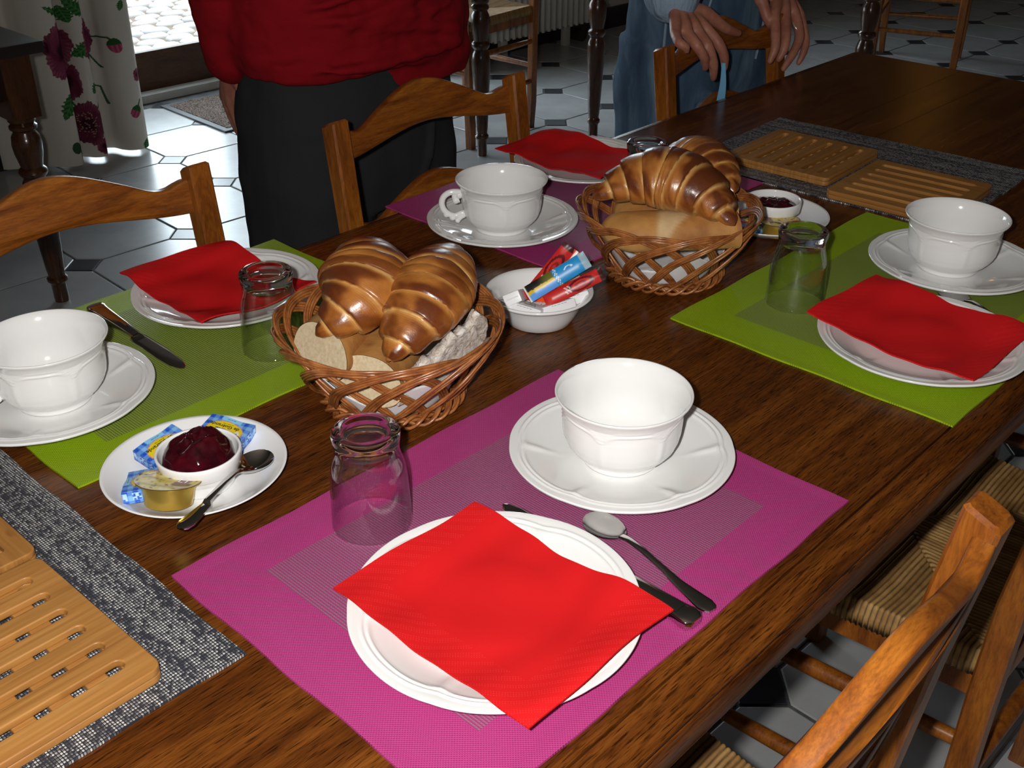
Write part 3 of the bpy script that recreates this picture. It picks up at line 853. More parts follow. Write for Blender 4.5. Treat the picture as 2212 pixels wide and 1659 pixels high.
# ------------------------------------------------------------------ rush-seated ladder-back chairs
def slat_outline(hw, ze, zc, be, bc, n=36):
    def bell(x, w0=.148): 
        return smooth01((w0 - abs(x)) / w0)
    top, bot = [], []
    for i in range(n + 1):
        x = -hw + 2 * hw * i / n
        d = -.005 * exp(-((abs(x) - .128) / .022) ** 2)
        top.append((x, ze + (zc - ze) * bell(x) + d + .004 * smooth01((abs(x) - .14) / .03)))
        bot.append((x, be + (bc - be) * bell(x, hw)))
    return bot + top[::-1]
def rush_me():
    """four triangles of twisted rush cord meeting on the seat's diagonals"""
    n = 300; fw, bw, d = .225, .185, .375
    def fn(u, v_):
        y = d * v_; hw = bw + (fw - bw) * v_
        x = (u * 2 - 1) * hw
        p, q = (u * 2 - 1), (v_ * 2 - 1)
        side = abs(p) > abs(q)
        t = y if side else x
        k = max(abs(p), abs(q))
        wob = .0012 * sin(31 * (x if side else y)) + .0016 * fbm(x * 30, y * 30)
        rid = abs(cos(pi * (t + wob) / .0062))
        edge = smooth01((1 - k) / .045)
        z = -.010 * (1 - edge) * (1 - edge) * 1.6 + .0026 * rid + .010 * k * k - .012 * exp(-((abs(abs(p) - abs(q))) / .012) ** 2) * .18
        return (x, y, z)
    v, f = sheet_vf(n, n, fn, .016)
    cols = []
    for i, p in enumerate(v):
        x, y = p[0], p[1]; hw = bw + (fw - bw) * y / d
        side = abs(x / hw) > abs(2 * y / d - 1)
        t = y if side else x
        wob = .0012 * sin(31 * (x if side else y)) + .0016 * fbm(x * 30, y * 30)
        rid = abs(cos(pi * (t + wob) / .0062))
        cid = floor((t + wob) / .0062 + .5)
        base = mix3((.30, .160, .050), (.47, .285, .105), hsh(cid, 3.0 if side else 8.0))
        cols.append(mix3((.07, .04, .016), base, smooth01(rid * 1.35)))
    return mesh_data('seat', v, f, M['rush'], True, None, cols)
RUSH = rush_me()
def post_me(name, path, s, top_cut, mat):
    """square post with rounded arrises along a path, top cut to a slope that falls backwards"""
    c = s * .20
    sec = [(-s + c, -s), (s - c, -s), (s, -s + c), (s, s - c), (s - c, s), (-s + c, s), (-s, s - c), (-s, -s + c)]
    P = [Vector(p) for p in path]; v, f = [], []
    m = len(P); n = len(sec)
    for i, p in enumerate(P):
        k = .86 if i == 0 else 1.0
        for x, y in sec:
            z = p.z
            if i == m - 1: z = p.z + (y / s) * top_cut
            v.append((p.x + x * k, p.y + y * k, z))
    for x, y in sec:   # bevelled cap
        v.append((P[-1].x + x * .78, P[-1].y + y * .78, P[-1].z + .0035 + (y / s) * top_cut * .78))
    m += 1
    for i in range(m - 1):
        for k in range(n): f.append((i * n + k, i * n + (k + 1) % n, (i + 1) * n + (k + 1) % n, (i + 1) * n + k))
    f.append(tuple((m - 1) * n + k for k in range(n))); f.append(tuple(range(n))[::-1])
    return mesh_data(name, v, f, mat, True, 32)
def bowed(me):
    for q in me.vertices: q.co.z += .016 * (1 - (q.co.x / .174) ** 2)
    me.update(); return me
SLAT1 = bowed(curve_me('back_slat', [slat_outline(.174, .083, .128, .043, .064)], .017, .0035, M['slat']))
SLAT2 = bowed(curve_me('back_slat', [slat_outline(.174, -.050, -.008, -.088, -.070)], .017, .0035, M['slat']))
def make_chair(label, loc, rz):
    """local frame: back posts at y = 0, the seat reaches towards +y; z = 0 is tabletop height"""
    t_ = thing('dining_chair', label, 'chair', loc=loc, rz=rz, group='rush-seated dining chairs')
    PT = .101
    for sx in (-1, 1):
        path = [(sx * .181, .012, FLOOR), (sx * .181, .004, FLOOR + .10), (sx * .182, 0, -.33), (sx * .182, -.004, -.20), (sx * .182, -.020, -.05), (sx * .182, -.040, PT - .002)]
        od('back_post', post_me('back_post', path, .0145, .006, M['chair']), t_)
        fpath = [(sx * .205, .365, FLOOR), (sx * .205, .365, FLOOR + .12), (sx * .205, .360, -.29)]
        od('front_leg', post_me('front_leg', fpath, .0165, 0, M['chair']), t_)
    a = radians(90) + radians(6.5)
    od('back_slat', SLAT1, t_, loc=(0, -.0345, 0), rot=(a, 0, 0))
    od('back_slat', SLAT2, t_, loc=(0, -.019, 0), rot=(radians(95), 0, 0))
    od('seat', RUSH, t_, loc=(0, .0, -.288))
    bbox('seat_rail', (-.165, -.008, -.338), (.165, .012, -.300), .004, M['chair'], t_)
    bbox('seat_rail', (-.19, .352, -.338), (.19, .372, -.302), .004, M['chair'], t_)
    for sx in (-1, 1):
        v = []
        for z in (-.338, -.303):
            for y, x in ((.012, .172), (.355, .197)):
                v += [(sx * (x + .012), y, z), (sx * (x - .006), y, z)]
        f = [(0, 1, 3, 2), (4, 6, 7, 5), (0, 2, 6, 4), (1, 5, 7, 3), (0, 4, 5, 1), (2, 3, 7, 6)]
        ob('seat_rail', v, f if sx > 0 else [q[::-1] for q in f], M['chair'], t_)
        for z in (-.408, -.558):
            v, f = tube_vf([(sx * .181, .006, z), (sx * .194, .18, z), (sx * .204, .36, z)], [.009, .0115, .009], 12); ob('rung', v, f, M['chair'], t_)
    v, f = tube_vf([(-.20, .362, -.47), (0, .362, -.47), (.20, .362, -.47)], [.009, .0115, .009], 12); ob('rung', v, f, M['chair'], t_)
    v, f = tube_vf([(-.18, .006, -.50), (0, .006, -.50), (.18, .006, -.50)], [.009, .0115, .009], 12); ob('rung', v, f, M['chair'], t_)
    return t_
ch = make_chair('honey-brown rush chair cut by the bottom right corner, its curved slat nearest the camera', (-.176, -.246, 0), 0)
dup(ch, (.493, -.246, 0), 0, 'honey-brown rush chair with its woven seat showing beneath the table edge at right')
dup(ch, (1.17, -.25, 0), 0, 'honey-brown rush chair at the right edge showing only a rung and seat corner')
c1 = dup(ch, (-.152, .700, 0), pi, 'honey-brown chair behind the lime placemat at left, cut by the left edge')
[q for q in c1.children if q.name.startswith('back_slat')][1].location.z -= .055
dup(ch, (.448, .715, 0), pi, 'honey-brown chair pushed in before the person in the red sweater')
dup(ch, (1.128, .650, 0), pi, 'honey-brown chair whose back the person in jeans holds')
dk = dup(ch, (2.50, 2.60, 0), radians(90), 'rush-seated chair by the radiator, standing between two turned table legs')
dup(ch, (4.42, 1.95, 0), radians(200), 'dim chair in the dark far right beyond the end of the table')
dup(ch, (.22, 3.15, .0), radians(186), 'dim chair at the top left corner behind the near-black table')
# ------------------------------------------------------------------ placemats
def placemat(name, label, x, y, rz, mat, L=.45, W=.33, group=None, th=.0016, seed=1):
    rr = random.Random(seed)
    ph = [rr.uniform(0, 6.28) for _ in range(6)]
    def fn(u, v):
        X = (u - .5) * L + .0008 * sin(v * 19 + ph[0]) * (abs(u - .5) > .49); Y = (v - .5) * W + .0008 * sin(u * 23 + ph[1]) * (abs(v - .5) > .49)
        e = min(u, 1 - u) * L, min(v, 1 - v) * W
        hem = .0006 if min(e) < .009 else 0
        return (X, Y, th + hem)
    v, f = sheet_vf(100, 74, fn, th)
    v = [(p[0], p[1], max(p[2], .0) if i < 101 * 75 else .0002) for i, p in enumerate(v)]
    o = ob(name, v, f, mat, None, True, 40, None, (x, y, 0), (0, 0, rz))
    return tag(o, label, 'placemat', group)
placemat('placemat', 'magenta woven placemat nearest the camera under the handle-less white bowl and red napkin', -.1413, .0125, -.0046, M['pink'], seed=1)
placemat('placemat', 'lime green placemat at right, under the tumbler and white bowl near the table edge', .4853, -.0024, -.0057, M['green'], seed=2)
placemat('placemat', 'lime green placemat at left, under the handled cup and knife', -.1337, .5071, .0068, M['green'], seed=3)
placemat('placemat', 'magenta placemat on the far side, under the handled cup before the person in red', .4941, .4950, .0035, M['pink'], seed=4)
placemat('placemat', 'charcoal and silver woven placemat under the near bamboo boards at lower left', -.541, .2905, radians(90.3), M['grey'], seed=5)
placemat('placemat', 'charcoal woven placemat under the two far bamboo boards', .874, .268, radians(92.0), M['grey'], L=.43, W=.31, seed=6)

# ------------------------------------------------------------------ grooved bamboo boards
def board_me():
    a = .0875; r = .009; n = 6
    out = []
    for cx, cy, t0 in ((a - r, -a + r, -90), (a - r, a - r, 0), (-a + r, a - r, 90), (-a + r, -a + r, 180)):
        for k in range(n + 1):
            t = radians(t0 + 90 * k / n); out.append((cx + r * cos(t), cy + r * sin(t)))
    slots = []
    w = .0050
    for i in range(6):
        y = (i - 2.5) * .0258
        s = []
        for t0, cx in ((-90, .0655), (90, -.0655)):
            for k in range(9):
                t = radians(t0 + 180 * k / 8); s.append((cx + w * cos(t), y + w * sin(t)))
        slots.append(s[::-1])
    top = curve_me('top_layer', [out] + slots, .0062, .0012, M['bamboo'])
    low = curve_me('under_layer', [out] + [[(y, x) for x, y in s][::-1] for s in slots], .0062, .0012, M['bamboo'])
    return top, low
BT, BL = board_me()
def board(label, x, y, rz):
    b = thing('bamboo_board', label, 'trivet', (x, y, .0022), rz, 'grooved bamboo boards')
    od('under_layer', BL, b, loc=(0, 0, .0031)); od('top_layer', BT, b, loc=(0, 0, .0092))
    return b
board('grooved bamboo board nearest the camera, on the near charcoal placemat', -.5150, .1705, radians(1.2))
board('grooved bamboo board half hidden past the left edge on the near charcoal placemat', -.5145, .3530, radians(90.6))
board('grooved bamboo board on the far charcoal placemat, nearest the person in jeans', .8450, .3430, radians(2.5))
board('grooved bamboo board on the far charcoal placemat, behind the right white bowl', .8130, .1500, radians(93.0))

# ------------------------------------------------------------------ plates and saucers with a lobed relief
def cusp(t, ph, w=.16):
    s = pi / 3
    d = abs(((t - ph + s / 2) % s) - s / 2)
    return exp(-(d / w) ** 1.3), d
def lobed_me(name, R, well, hz, ph=0.0, mat=None):
    """fluted plate: a flat well, rising rim, two raised lines that dip at six points, a flute running in from each"""
    n = 168
    rs = [0, .2, .4, .55, .64, .68, .72, .76, .80, .835, .86, .872, .884, .894, .904, .914, .924, .934, .944, .954, .964, .974, .986, .995, 1.0]
    prof = [(0, .0042)]
    for q in rs[1:]:
        r = R * q
        z = .0042 + (hz - .0042) * smooth01((q - well) / (1.02 - well)) ** 1.0
        prof.append((r, z))
    prof += [(R * 1.003, hz - .0015), (R * .996, hz - .0030), (R * .93, hz - .0052), (R * .70, .0022), (R * .66, .0005), (R * .62, .0003), (R * .58, .0015), (0, .0015)]
    nt = len(rs)
    def mod(i, t, r, z):
        c, d = cusp(t, ph)
        edge = 1.0 - .010 * c + .004 * cos(3 * (t - ph)) ** 2
        if i < nt:
            q = r / R
            rr = r * (1 - (1 - edge) * smooth01((q - .6) / .4))
            dl = (.115 + .030 * c)
            for off in (dl, dl - .042):
                z += .0012 * exp(-(((1 - q) - off) / .011) ** 2)
            z += .0009 * smooth01((q - .72) / .1) * 0
            fl = exp(-(d / .045) ** 2) * smooth01((q - .55) / .2) * smooth01((.905 - q) / .06)
            z += .0014 * fl
            return rr, z
        return r * edge, z
    v, f = lathe_vf(prof, n, mod)
    return mesh_data(name, v, f, mat or M['porc'], True, None)
PLATE = lobed_me('dessert_plate', .1075, .58, .0175, radians(15))
SAUCER = lobed_me('saucer', .1000, .40, .0175, radians(5))
def place(name, me, label, cat, x, y, z, rz=0, group=None):
    o = od(name, me, None, (x, y, z), (0, 0, rz)); return tag(o, label, cat, group)
ZM = .0018
place('dessert_plate', PLATE, 'white fluted plate under the nearest red napkin on the magenta placemat', 'plate', -.227, -.037, ZM, .1, 'fluted dessert plates')
place('dessert_plate', PLATE, 'white fluted plate under the red napkin on the right lime placemat', 'plate', .383, -.073, ZM, .5, 'fluted dessert plates')
place('dessert_plate', PLATE, 'white fluted plate under the red napkin on the left lime placemat', 'plate', -.050, .567, ZM, .3, 'fluted dessert plates')
place('dessert_plate', PLATE, 'white fluted plate under the red napkin on the far magenta placemat', 'plate', .582, .560, ZM, .8, 'fluted dessert plates')
place('saucer', SAUCER, 'white fluted saucer under the handle-less bowl nearest the camera', 'saucer', -.002, .0255, ZM, .12, 'fluted saucers')
place('saucer', SAUCER, 'white fluted saucer under the bowl on the right lime placemat', 'saucer', .600, -.010, ZM, .5, 'fluted saucers')
place('saucer', SAUCER, 'white fluted saucer under the handled cup at the left edge', 'saucer', -.3055, .491, ZM, .9, 'fluted saucers')
place('saucer', SAUCER, 'white fluted saucer under the handled cup on the far magenta placemat', 'saucer', .3225, .484, ZM, .3, 'fluted saucers')

# ------------------------------------------------------------------ cups and bowls with arched panels
def cup_me(ph):
    outp = [(0, .002), (.026, .002), (.030, .0), (.0345, .0), (.0355, .0025), (.0352, .005), (.0385, .0075), (.0440, .0125), (.0485, .0185), (.0512, .0255), (.0525, .033), (.0530, .041)]
    outp += [(.0531, .0415 + .0011 * k) for k in range(1, 13)]
    outp += [(.0545, .0575), (.0563, .0612), (.0583, .0640), (.0598, .0655), (.0602, .0668), (.0598, .0678), (.0586, .0676)]
    inn = [(.0560, .0635), (.0535, .058), (.0515, .050), (.0508, .040), (.0495, .030), (.0462, .020), (.0400, .0125), (.030, .0085), (.015, .007), (0, .0068)]
    # refine the outer wall
    fine = []
    for (r0, z0), (r1, z1) in zip(outp[:-1], outp[1:]):
        k = 3 if .007 < z0 < .06 and r0 > .036 else 1
        for j in range(k): fine.append((r0 + (r1 - r0) * j / k, z0 + (z1 - z0) * j / k))
    fine.append(outp[-1])
    no = len(fine)
    def mod(i, t, r, z):
        if i >= no or z < .008 or z > .0600: return r, z
        c, d = cusp(t, ph, .11)
        arch = .0525 - .0085 * (d < 9) * exp(-((d) / .14) ** 1.6)
        dz = z - arch
        dr = .0007 * exp(-(dz / .0011) ** 2) + .0006 * exp(-((dz - .0034) / .0010) ** 2)
        if dz < 0: dr += .0009 * exp(-(d / .05) ** 2) * smooth01(-dz / .004) * smooth01((z - .012) / .012) - .0004 * smooth01(-dz / .003) * smooth01((z - .014) / .01)
        return r + dr, z
    v, f = lathe_vf(fine + inn, 132, mod)
    return mesh_data('cup_body', v, f, M['porc'], True, None)
CUP = cup_me(radians(20))
HANDLE = None
def handle_me():
    mb = MB()
    path = cr([(.0515, 0, .0490), (.0590, 0, .0515), (.0680, 0, .0510), (.0755, 0, .0460), (.0785, 0, .0380), (.0770, 0, .0300), (.0725, 0, .0240), (.0660, 0, .0200), (.0600, 0, .0195), (.0520, 0, .0225), (.0470, 0, .0205)], 5)
    rad = lerp_list([.0050, .0042, .0040, .0041, .0042, .0042, .0041, .0040, .0036, .0038, .0045], len(path))
    v, f = tube_vf(path, rad, 12, up=(0, 1, 0)); mb.add(v, f)
    def blob(p, r):
        v, f = lathe_vf([(0, -r)] + [(r * sin(pi * k / 8), -r * cos(pi * k / 8)) for k in range(1, 8)] + [(0, r)], 12)
        mb.add([(a + p[0], b + p[1], c + p[2]) for a, b, c in v], f)
    v, f = tube_vf(cr([(.0600, 0, .0505), (.0620, 0, .0450), (.0590, 0, .0400), (.0555, 0, .0405)], 4), [.0036] * 13, 10, up=(0, 1, 0)); mb.add(v, f)
    blob((.0600, 0, .0402), .0049); blob((.0555, 0, .0475), .0052)
    blob((.0725, 0, .0218), .0046); blob((.0645, 0, .0172), .0048)
    v, f = tube_vf(cr([(.050, 0, .0200), (.055, 0, .0165), (.058, 0, .0125)], 4), [.0045, .0044, .0042, .004, .004, .0038, .0036, .0034, .003], 10, up=(0, 1, 0)); mb.add(v, f)
    blob((.0580, 0, .0125), .0038)
    return mesh_data('handle', mb.v, mb.f, M['porc'], True, None)
HANDLE = handle_me()
ZS = ZM + .0042
def cup(name, label, cat, x, y, rz, hang=None, group=None):
    if hang is None:
        o = od(name, CUP, None, (x, y, ZS), (0, 0, rz)); return tag(o, label, cat, group)
    c = thing(name, label, cat, (x, y, ZS), 0, group)
    od('body', CUP, c, rot=(0, 0, rz)); od('handle', HANDLE, c, rot=(0, 0, hang)); return c
cup('breakfast_bowl', 'white panelled bowl without a handle nearest the camera on the magenta placemat', 'bowl', -.001, .0265, radians(-62), None, 'white panelled bowls')
cup('breakfast_bowl', 'white panelled bowl without a handle on the right lime placemat', 'bowl', .600, -.004, radians(-40), None, 'white panelled bowls')
cup('breakfast_cup', 'white panelled cup with its scrolled handle cut by the left edge', 'cup', -.3005, .4895, radians(10), atan2(.36, -.935) + .25, 'white handled cups')
cup('breakfast_cup', 'white panelled cup with a full scrolled handle on the far magenta placemat', 'cup', .3185, .4815, radians(30), atan2(.72, -.69) + .12, 'white handled cups')

# ------------------------------------------------------------------ upturned tumblers
def tumbler_parts():
    o = [(.0330, 0.0), (.0328, .012), (.0322, .028), (.0314, .042), (.0306, .050), (.0294, .0565), (.0276, .0625), (.0264, .068), (.0262, .0735), (.0268, .078), (.0275, .083), (.0274, .0865), (.0262, .0888), (.0235, .0895)]
    o = [(p.x, p.y) for p in cr([(a, b, 0) for a, b in o], 3)]
    o = [q for q in o if q[1] < .0795]
    i = [(.0316, .0), (.0313, .012), (.0307, .028), (.0298, .042), (.0287, .050), (.0270, .056), (.0252, .0615), (.0240, .067), (.0232, .0712)]
    rim = [(.0323, -.0004)]
    body = [(.020, .0893)]
    v, f = lathe_vf(i[::-1] + rim + o, 72)
    return mesh_data('tumbler', v, f, M['glass'], True, None)
TUM = tumbler_parts()
def tumbler_ring():
    mb = MB()
    pr = [(0, .0760), (.008, .0757), (.017, .0745), (.0222, .0716), (.0240, .0722), (.0262, .0760), (.0270, .0800), (.0276, .0838), (.0275, .0865), (.0264, .0887), (.0240, .0895), (.0208, .0893), (.0190, .0880), (.0165, .0864), (.010, .0857), (0, .0854)]
    pr = [(p.x, p.y) for p in cr([(a, b, 0) for a, b in pr], 3)]; pr[0] = (0, pr[0][1]); pr[-1] = (0, pr[-1][1])
    v, f = lathe_vf([(max(a, 0) if 0 < q < len(pr) - 1 else 0, b) for q, (a, b) in enumerate(pr)], 64); mb.add(v, f)
    return mesh_data('thick_base', mb.v, mb.f, M['thickglass'], True, None)
    mb = MB()
    pts = [(.024 * cos(2 * pi * k / 48), .024 * sin(2 * pi * k / 48), .0868) for k in range(48)]
    v, f = tube_vf(pts, .0021, 8, closed=True); mb.add(v, f)
    pts = [(.0095 * cos(2 * pi * k / 32), .0095 * sin(2 * pi * k / 32), .0852) for k in range(32)]
    v, f = tube_vf(pts, .0012, 6, closed=True); mb.add(v, f)
    return mesh_data('base_ring', mb.v, mb.f, M['thickglass'], True, None)
TRING = tumbler_ring()
def tumbler(label, x, y):
    t_ = thing('upturned_tumbler', label, 'glass', (x, y, ZM + .0006), 0, 'upturned water glasses')
    od('glass_wall', TUM, t_); od('thick_base', TRING, t_); return t_
tumbler('upturned glass tumbler nearest the camera, beside the napkin on the magenta placemat', -.2130, .1185)
tumbler('upturned glass tumbler on the right lime placemat', .3925, .0845)
tumbler('upturned glass tumbler on the left lime placemat beside the near bread basket', -.0870, .4275)
tumbler('upturned glass tumbler half hidden behind the far bread basket', .5250, .4045)

# ------------------------------------------------------------------ red napkins
def napkin_ob(label, corners, pc, seed, lift=.0035):
    """corners: four points (x, y) in order; pc: centre of the plate beneath"""
    cx = sum(c[0] for c in corners) / 4; cy = sum(c[1] for c in corners) / 4
    q = [(c[0] - cx, c[1] - cy) for c in corners]
    rr = random.Random(seed); ph = [rr.uniform(0, 6) for _ in range(6)]
    def fn(u, v):
        x = (q[0][0] * (1 - u) + q[1][0] * u) * (1 - v) + (q[3][0] * (1 - u) + q[2][0] * u) * v
        y = (q[0][1] * (1 - u) + q[1][1] * u) * (1 - v) + (q[3][1] * (1 - u) + q[2][1] * u) * v
        x += .0012 * sin(9 * v + ph[0]) * (2 * u - 1); y += .0012 * sin(8 * u + ph[1]) * (2 * v - 1)
        r = sqrt((x + cx - pc[0]) ** 2 + (y + cy - pc[1]) ** 2)
        z = .0098 + .0115 * smooth01((r - .048) / .062) - .0035 * smooth01((r - .108) / .03)
        z += .0011 * sin(x * 62 + y * 38 + ph[2]) + .0009 * sin(x * 40 - y * 75 + ph[3]) + .0007 * sin(y * 150 + ph[4]) * smooth01((r - .03) / .05)
        return (x, y, ZM + z + lift)
    v, f = sheet_vf(72, 90, fn, .0016)
    o = ob('paper_napkin', v, f, M['napkin'], None, True, 45, None, (cx, cy, 0))
    return tag(o, label, 'napkin', 'red paper napkins')
napkin_ob('red paper napkin nearest the camera on a white plate', [(-.302, -.141), (-.151, -.139), (-.157, .053), (-.303, .056)], (-.227, -.037), 1)
napkin_ob('red paper napkin on the plate on the right lime placemat', [(.313, -.158), (.462, -.160), (.478, .029), (.333, .037)], (.383, -.073), 2, .005)
napkin_ob('red paper napkin on the plate on the left lime placemat', [(-.133, .488), (.012, .480), (.017, .668), (-.126, .674)], (-.050, .567), 3, .005)
napkin_ob('red paper napkin on the plate on the far magenta placemat', [(.509, .470), (.655, .492), (.646, .677), (.503, .674)], (.582, .560), 4, .006)

# ------------------------------------------------------------------ cutlery
def loft(name, secs, mat, parent=None, n=16, ang=40, **k):
    """secs: (x, half width, zc, half thickness, squareness) along x"""
    v, f = [], []
    for x, wd, zc, th, sq in secs:
        for i in range(n):
            t = 2 * pi * i / n; c, s_ = cos(t), sin(t)
            e = 2 / sq
            v.append((x, wd * (abs(c) ** e) * (1 if c >= 0 else -1), zc + th * (abs(s_) ** e) * (1 if s_ >= 0 else -1)))
    m = len(secs)
    for j in range(m - 1):
        for i in range(n): f.append((j * n + i, j * n + (i + 1) % n, (j + 1) * n + (i + 1) % n, (j + 1) * n + i))
    f.append(tuple(range(n))[::-1]); f.append(tuple((m - 1) * n + i for i in range(n)))
    return ob(name, v, f, mat, parent, True, ang, **k)
def knife(label, tip, end, z, zt=None):
    d = Vector((end[0] - tip[0], end[1] - tip[1])); L = d.length
    k = thing('table_knife', label, 'knife', (tip[0], tip[1], z), atan2(d.y, d.x), 'table knives')
    b = L * .51
    bl = loft('blade', [(0, .001, .003, .0003, 2), (.004, .0045, .003, .0005, 2.5), (.015, .0078, .003, .0006, 3), (.04, .0092, .003, .0008, 3), (b * .85, .0094, .003, .0011, 3), (b * .96, .0088, .003, .0013, 3), (b, .0055, .0035, .0018, 3)], M['steel'], k, 20)
    loft('handle', [(b - .002, .0050, .0038, .0028, 3), (b + .006, .0056, .0040, .0036, 3.5), (b + (L - b) * .4, .0070, .0042, .0042, 4), (b + (L - b) * .8, .0088, .0044, .0044, 4), (L - .012, .0096, .0046, .0046, 4), (L - .009, .0104, .0046, .0048, 4), (L - .003, .0098, .0046, .0046, 4), (L, .0060, .0046, .0034, 4)], M['steel'], k, 20)
    loft('handle_panel', [(b + .02, .0028, .0072, .0012, 3), (b + (L - b) * .5, .0046, .0078, .0010, 4), (L - .02, .0066, .0085, .0010, 4), (L - .015, .0064, .0086, .0009, 4)], M['steel'], k, 12)
    if zt is not None: k.rotation_euler = (0, zt, atan2(d.y, d.x))
    return k
knife('steel knife mostly hidden under the nearest plate on the magenta placemat', (-.1250, .0530), (-.1345, -.1500), ZM + .0004)
knife('steel knife lying beside the handled cup on the left lime placemat', (-.1810, .4530), (-.1740, .6500), ZM + .0004)
def spoon(label, bowl_tip, end, z, bl=.044, tilt=None):
    d = Vector((end[0] - bowl_tip[0], end[1] - bowl_tip[1])); L = d.length
    s_ = thing('teaspoon', label, 'spoon', (bowl_tip[0], bowl_tip[1], z), atan2(d.y, d.x), 'teaspoons')
    n = 28; m = 12
    def wd(u): return .0152 * (sin(pi * min(1, max(0, u)) ** .82)) ** .62 if 0 < u < 1 else 0.0
    v, f = [], []
    for side in (0, 1):
        for j in range(n + 1):
            u = .004 + .992 * j / n
            w_ = wd(u)
            for i in range(m + 1):
                q = 2 * i / m - 1
                dep = .0066 * (1 - q * q) * (sin(pi * u) ** .7)
                rimz = .0082 + .002 * u * u - .0012 * sin(pi * u)
                v.append((bl * u, w_ * q, rimz - dep - (.0009 if side else 0)))
    N = (n + 1) * (m + 1)
    for j in range(n):
        for i in range(m):
            a = j * (m + 1) + i
            f.append((a, a + m + 1, a + m + 2, a + 1)); f.append((a + N, a + N + 1, a + N + m + 2, a + N + m + 1))
    e = [i for i in range(m + 1)] + [j * (m + 1) + m for j in range(1, n + 1)] + [n * (m + 1) + i for i in range(m - 1, -1, -1)] + [j * (m + 1) for j in range(n - 1, 0, -1)]
    for k in range(len(e)):
        a, b = e[k], e[(k + 1) % len(e)]; f.append((a, b, b + N, a + N))
    ob('bowl', v, f, M['steel'], s_, True, 60)
    loft('stem', [(bl - .003, .0040, .0098, .0010, 2.5), (bl + .006, .0030, .0112, .0014, 2.5), (bl + .02, .0027, .0105, .0016, 3), (bl + .045, .0030, .0070, .0016, 3), (L - .035, .0046, .0036, .0014, 3.5), (L - .014, .0068, .0026, .0013, 4), (L - .008, .0074, .0024, .0014, 4), (L - .002, .0058, .0022, .0013, 4), (L, .0034, .0020, .0010, 4)], M['steel'], s_, 16)
    if tilt is not None: s_.rotation_euler = (tilt[0], tilt[1], atan2(d.y, d.x))
    return s_
spoon('steel teaspoon lying beside the nearest plate on the magenta placemat', (-.0905, -.0105), (-.1125, -.1495), ZM)
spoon('steel teaspoon resting across the rim of the near jam plate', (-.2240, .2480), (-.3400, .2000), .0105, tilt=(0, -.070))
spoon('steel teaspoon handle showing behind the plate on the right lime placemat', (.5300, -.0280), (.4740, -.1560), ZM)
spoon('steel teaspoon glinting behind the far jam ramekin', (.612, .222), (.520, .270), .012)

# ------------------------------------------------------------------ small plates with ramekins of jam
def coupe_me():
    p = [(0, .0040), (.03, .0040), (.045, .0042), (.054, .0062), (.063, .0105), (.071, .0150), (.076, .0178), (.0785, .0190), (.0790, .0183), (.0780, .0170), (.070, .0120), (.058, .0055), (.050, .0022), (.047, .0002), (.043, .0002), (.041, .0016), (0, .0016)]
    v, f = lathe_vf(p, 96); return mesh_data('side_plate', v, f, M['china'], True, None)
COUPE = coupe_me()
place('side_plate', COUPE, 'plain white side plate near the left holding jam, butter and a spoon', 'plate', -.2785, .2765, 0, 0, 'plain side plates')
place('side_plate', COUPE, 'plain white side plate behind the far bread basket holding jam and a gold pot', 'plate', .577, .235, 0, 0, 'plain side plates')
def ramekin(label, x, y, z, seed, sunk):
    r_ = thing('jam_ramekin', label, 'ramekin', (x, y, z), 0, 'white jam ramekins')
    p = [(0, .0015), (.022, .0015), (.0235, 0), (.0265, 0), (.0275, .0015), (.0285, .009), (.0300, .0165), (.0318, .0178), (.0336, .0182), (.0348, .0192), (.0358, .0290), (.0362, .0322), (.0356, .0335), (.0342, .0333), (.0336, .0315), (.0322, .022), (.0295, .012), (.0255, .006), (.012, .0045), (0, .0044)]
    v, f = lathe_vf(p, 80); ob('bowl', v, f, M['china'], r_, True, None)
    rr = random.Random(seed); ph = rr.uniform(0, 9)
    n = 44; v, f = [(0, 0, 0)], []
    m = 20
    def hz(x, y):
        q = sqrt(x * x + y * y) / .031
        return .0290 - sunk + .0215 * (1 - q ** 2.6) * (.45 + .95 * fbm(x * 75 + ph, y * 75 + ph, 3)) * (1 if sunk < .003 else .35) + .0060 * (fbm(x * 170 + ph, y * 170, 2) - .4) * (1 - q * q) + .0022 * (fbm(x * 420 + ph, y * 420, 2) - .4) * (1 - q * q)
    v = [(0, 0, hz(0, 0))]
    for j in range(1, m + 1):
        for i in range(n):
            t = 2 * pi * i / n; R = .0312 * (1 + .03 * sin(5 * t + ph) + .03 * sin(9 * t + ph)) * j / m
            if sunk < .003: R *= .97
            R = min(R, .0316)
            v.append((R * cos(t), R * sin(t), hz(R * cos(t), R * sin(t)) if j < m else .0235 - sunk))
    for i in range(n): f.append((0, 1 + i, 1 + (i + 1) % n))
    for j in range(m - 1):
        for i in range(n): f.append((1 + j * n + i, 1 + (j + 1) * n + i, 1 + (j + 1) * n + (i + 1) % n, 1 + j * n + (i + 1) % n))
    ob('jam', v, f, M['jam'], r_, True, None)
    return r_
ramekin('white ramekin heaped with dark red jam on the near side plate', -.2790, .2660, .0042, 3, .0)
ramekin('white ramekin of dark red jam on the far side plate', .5690, .2260, .0100, 5, .004)

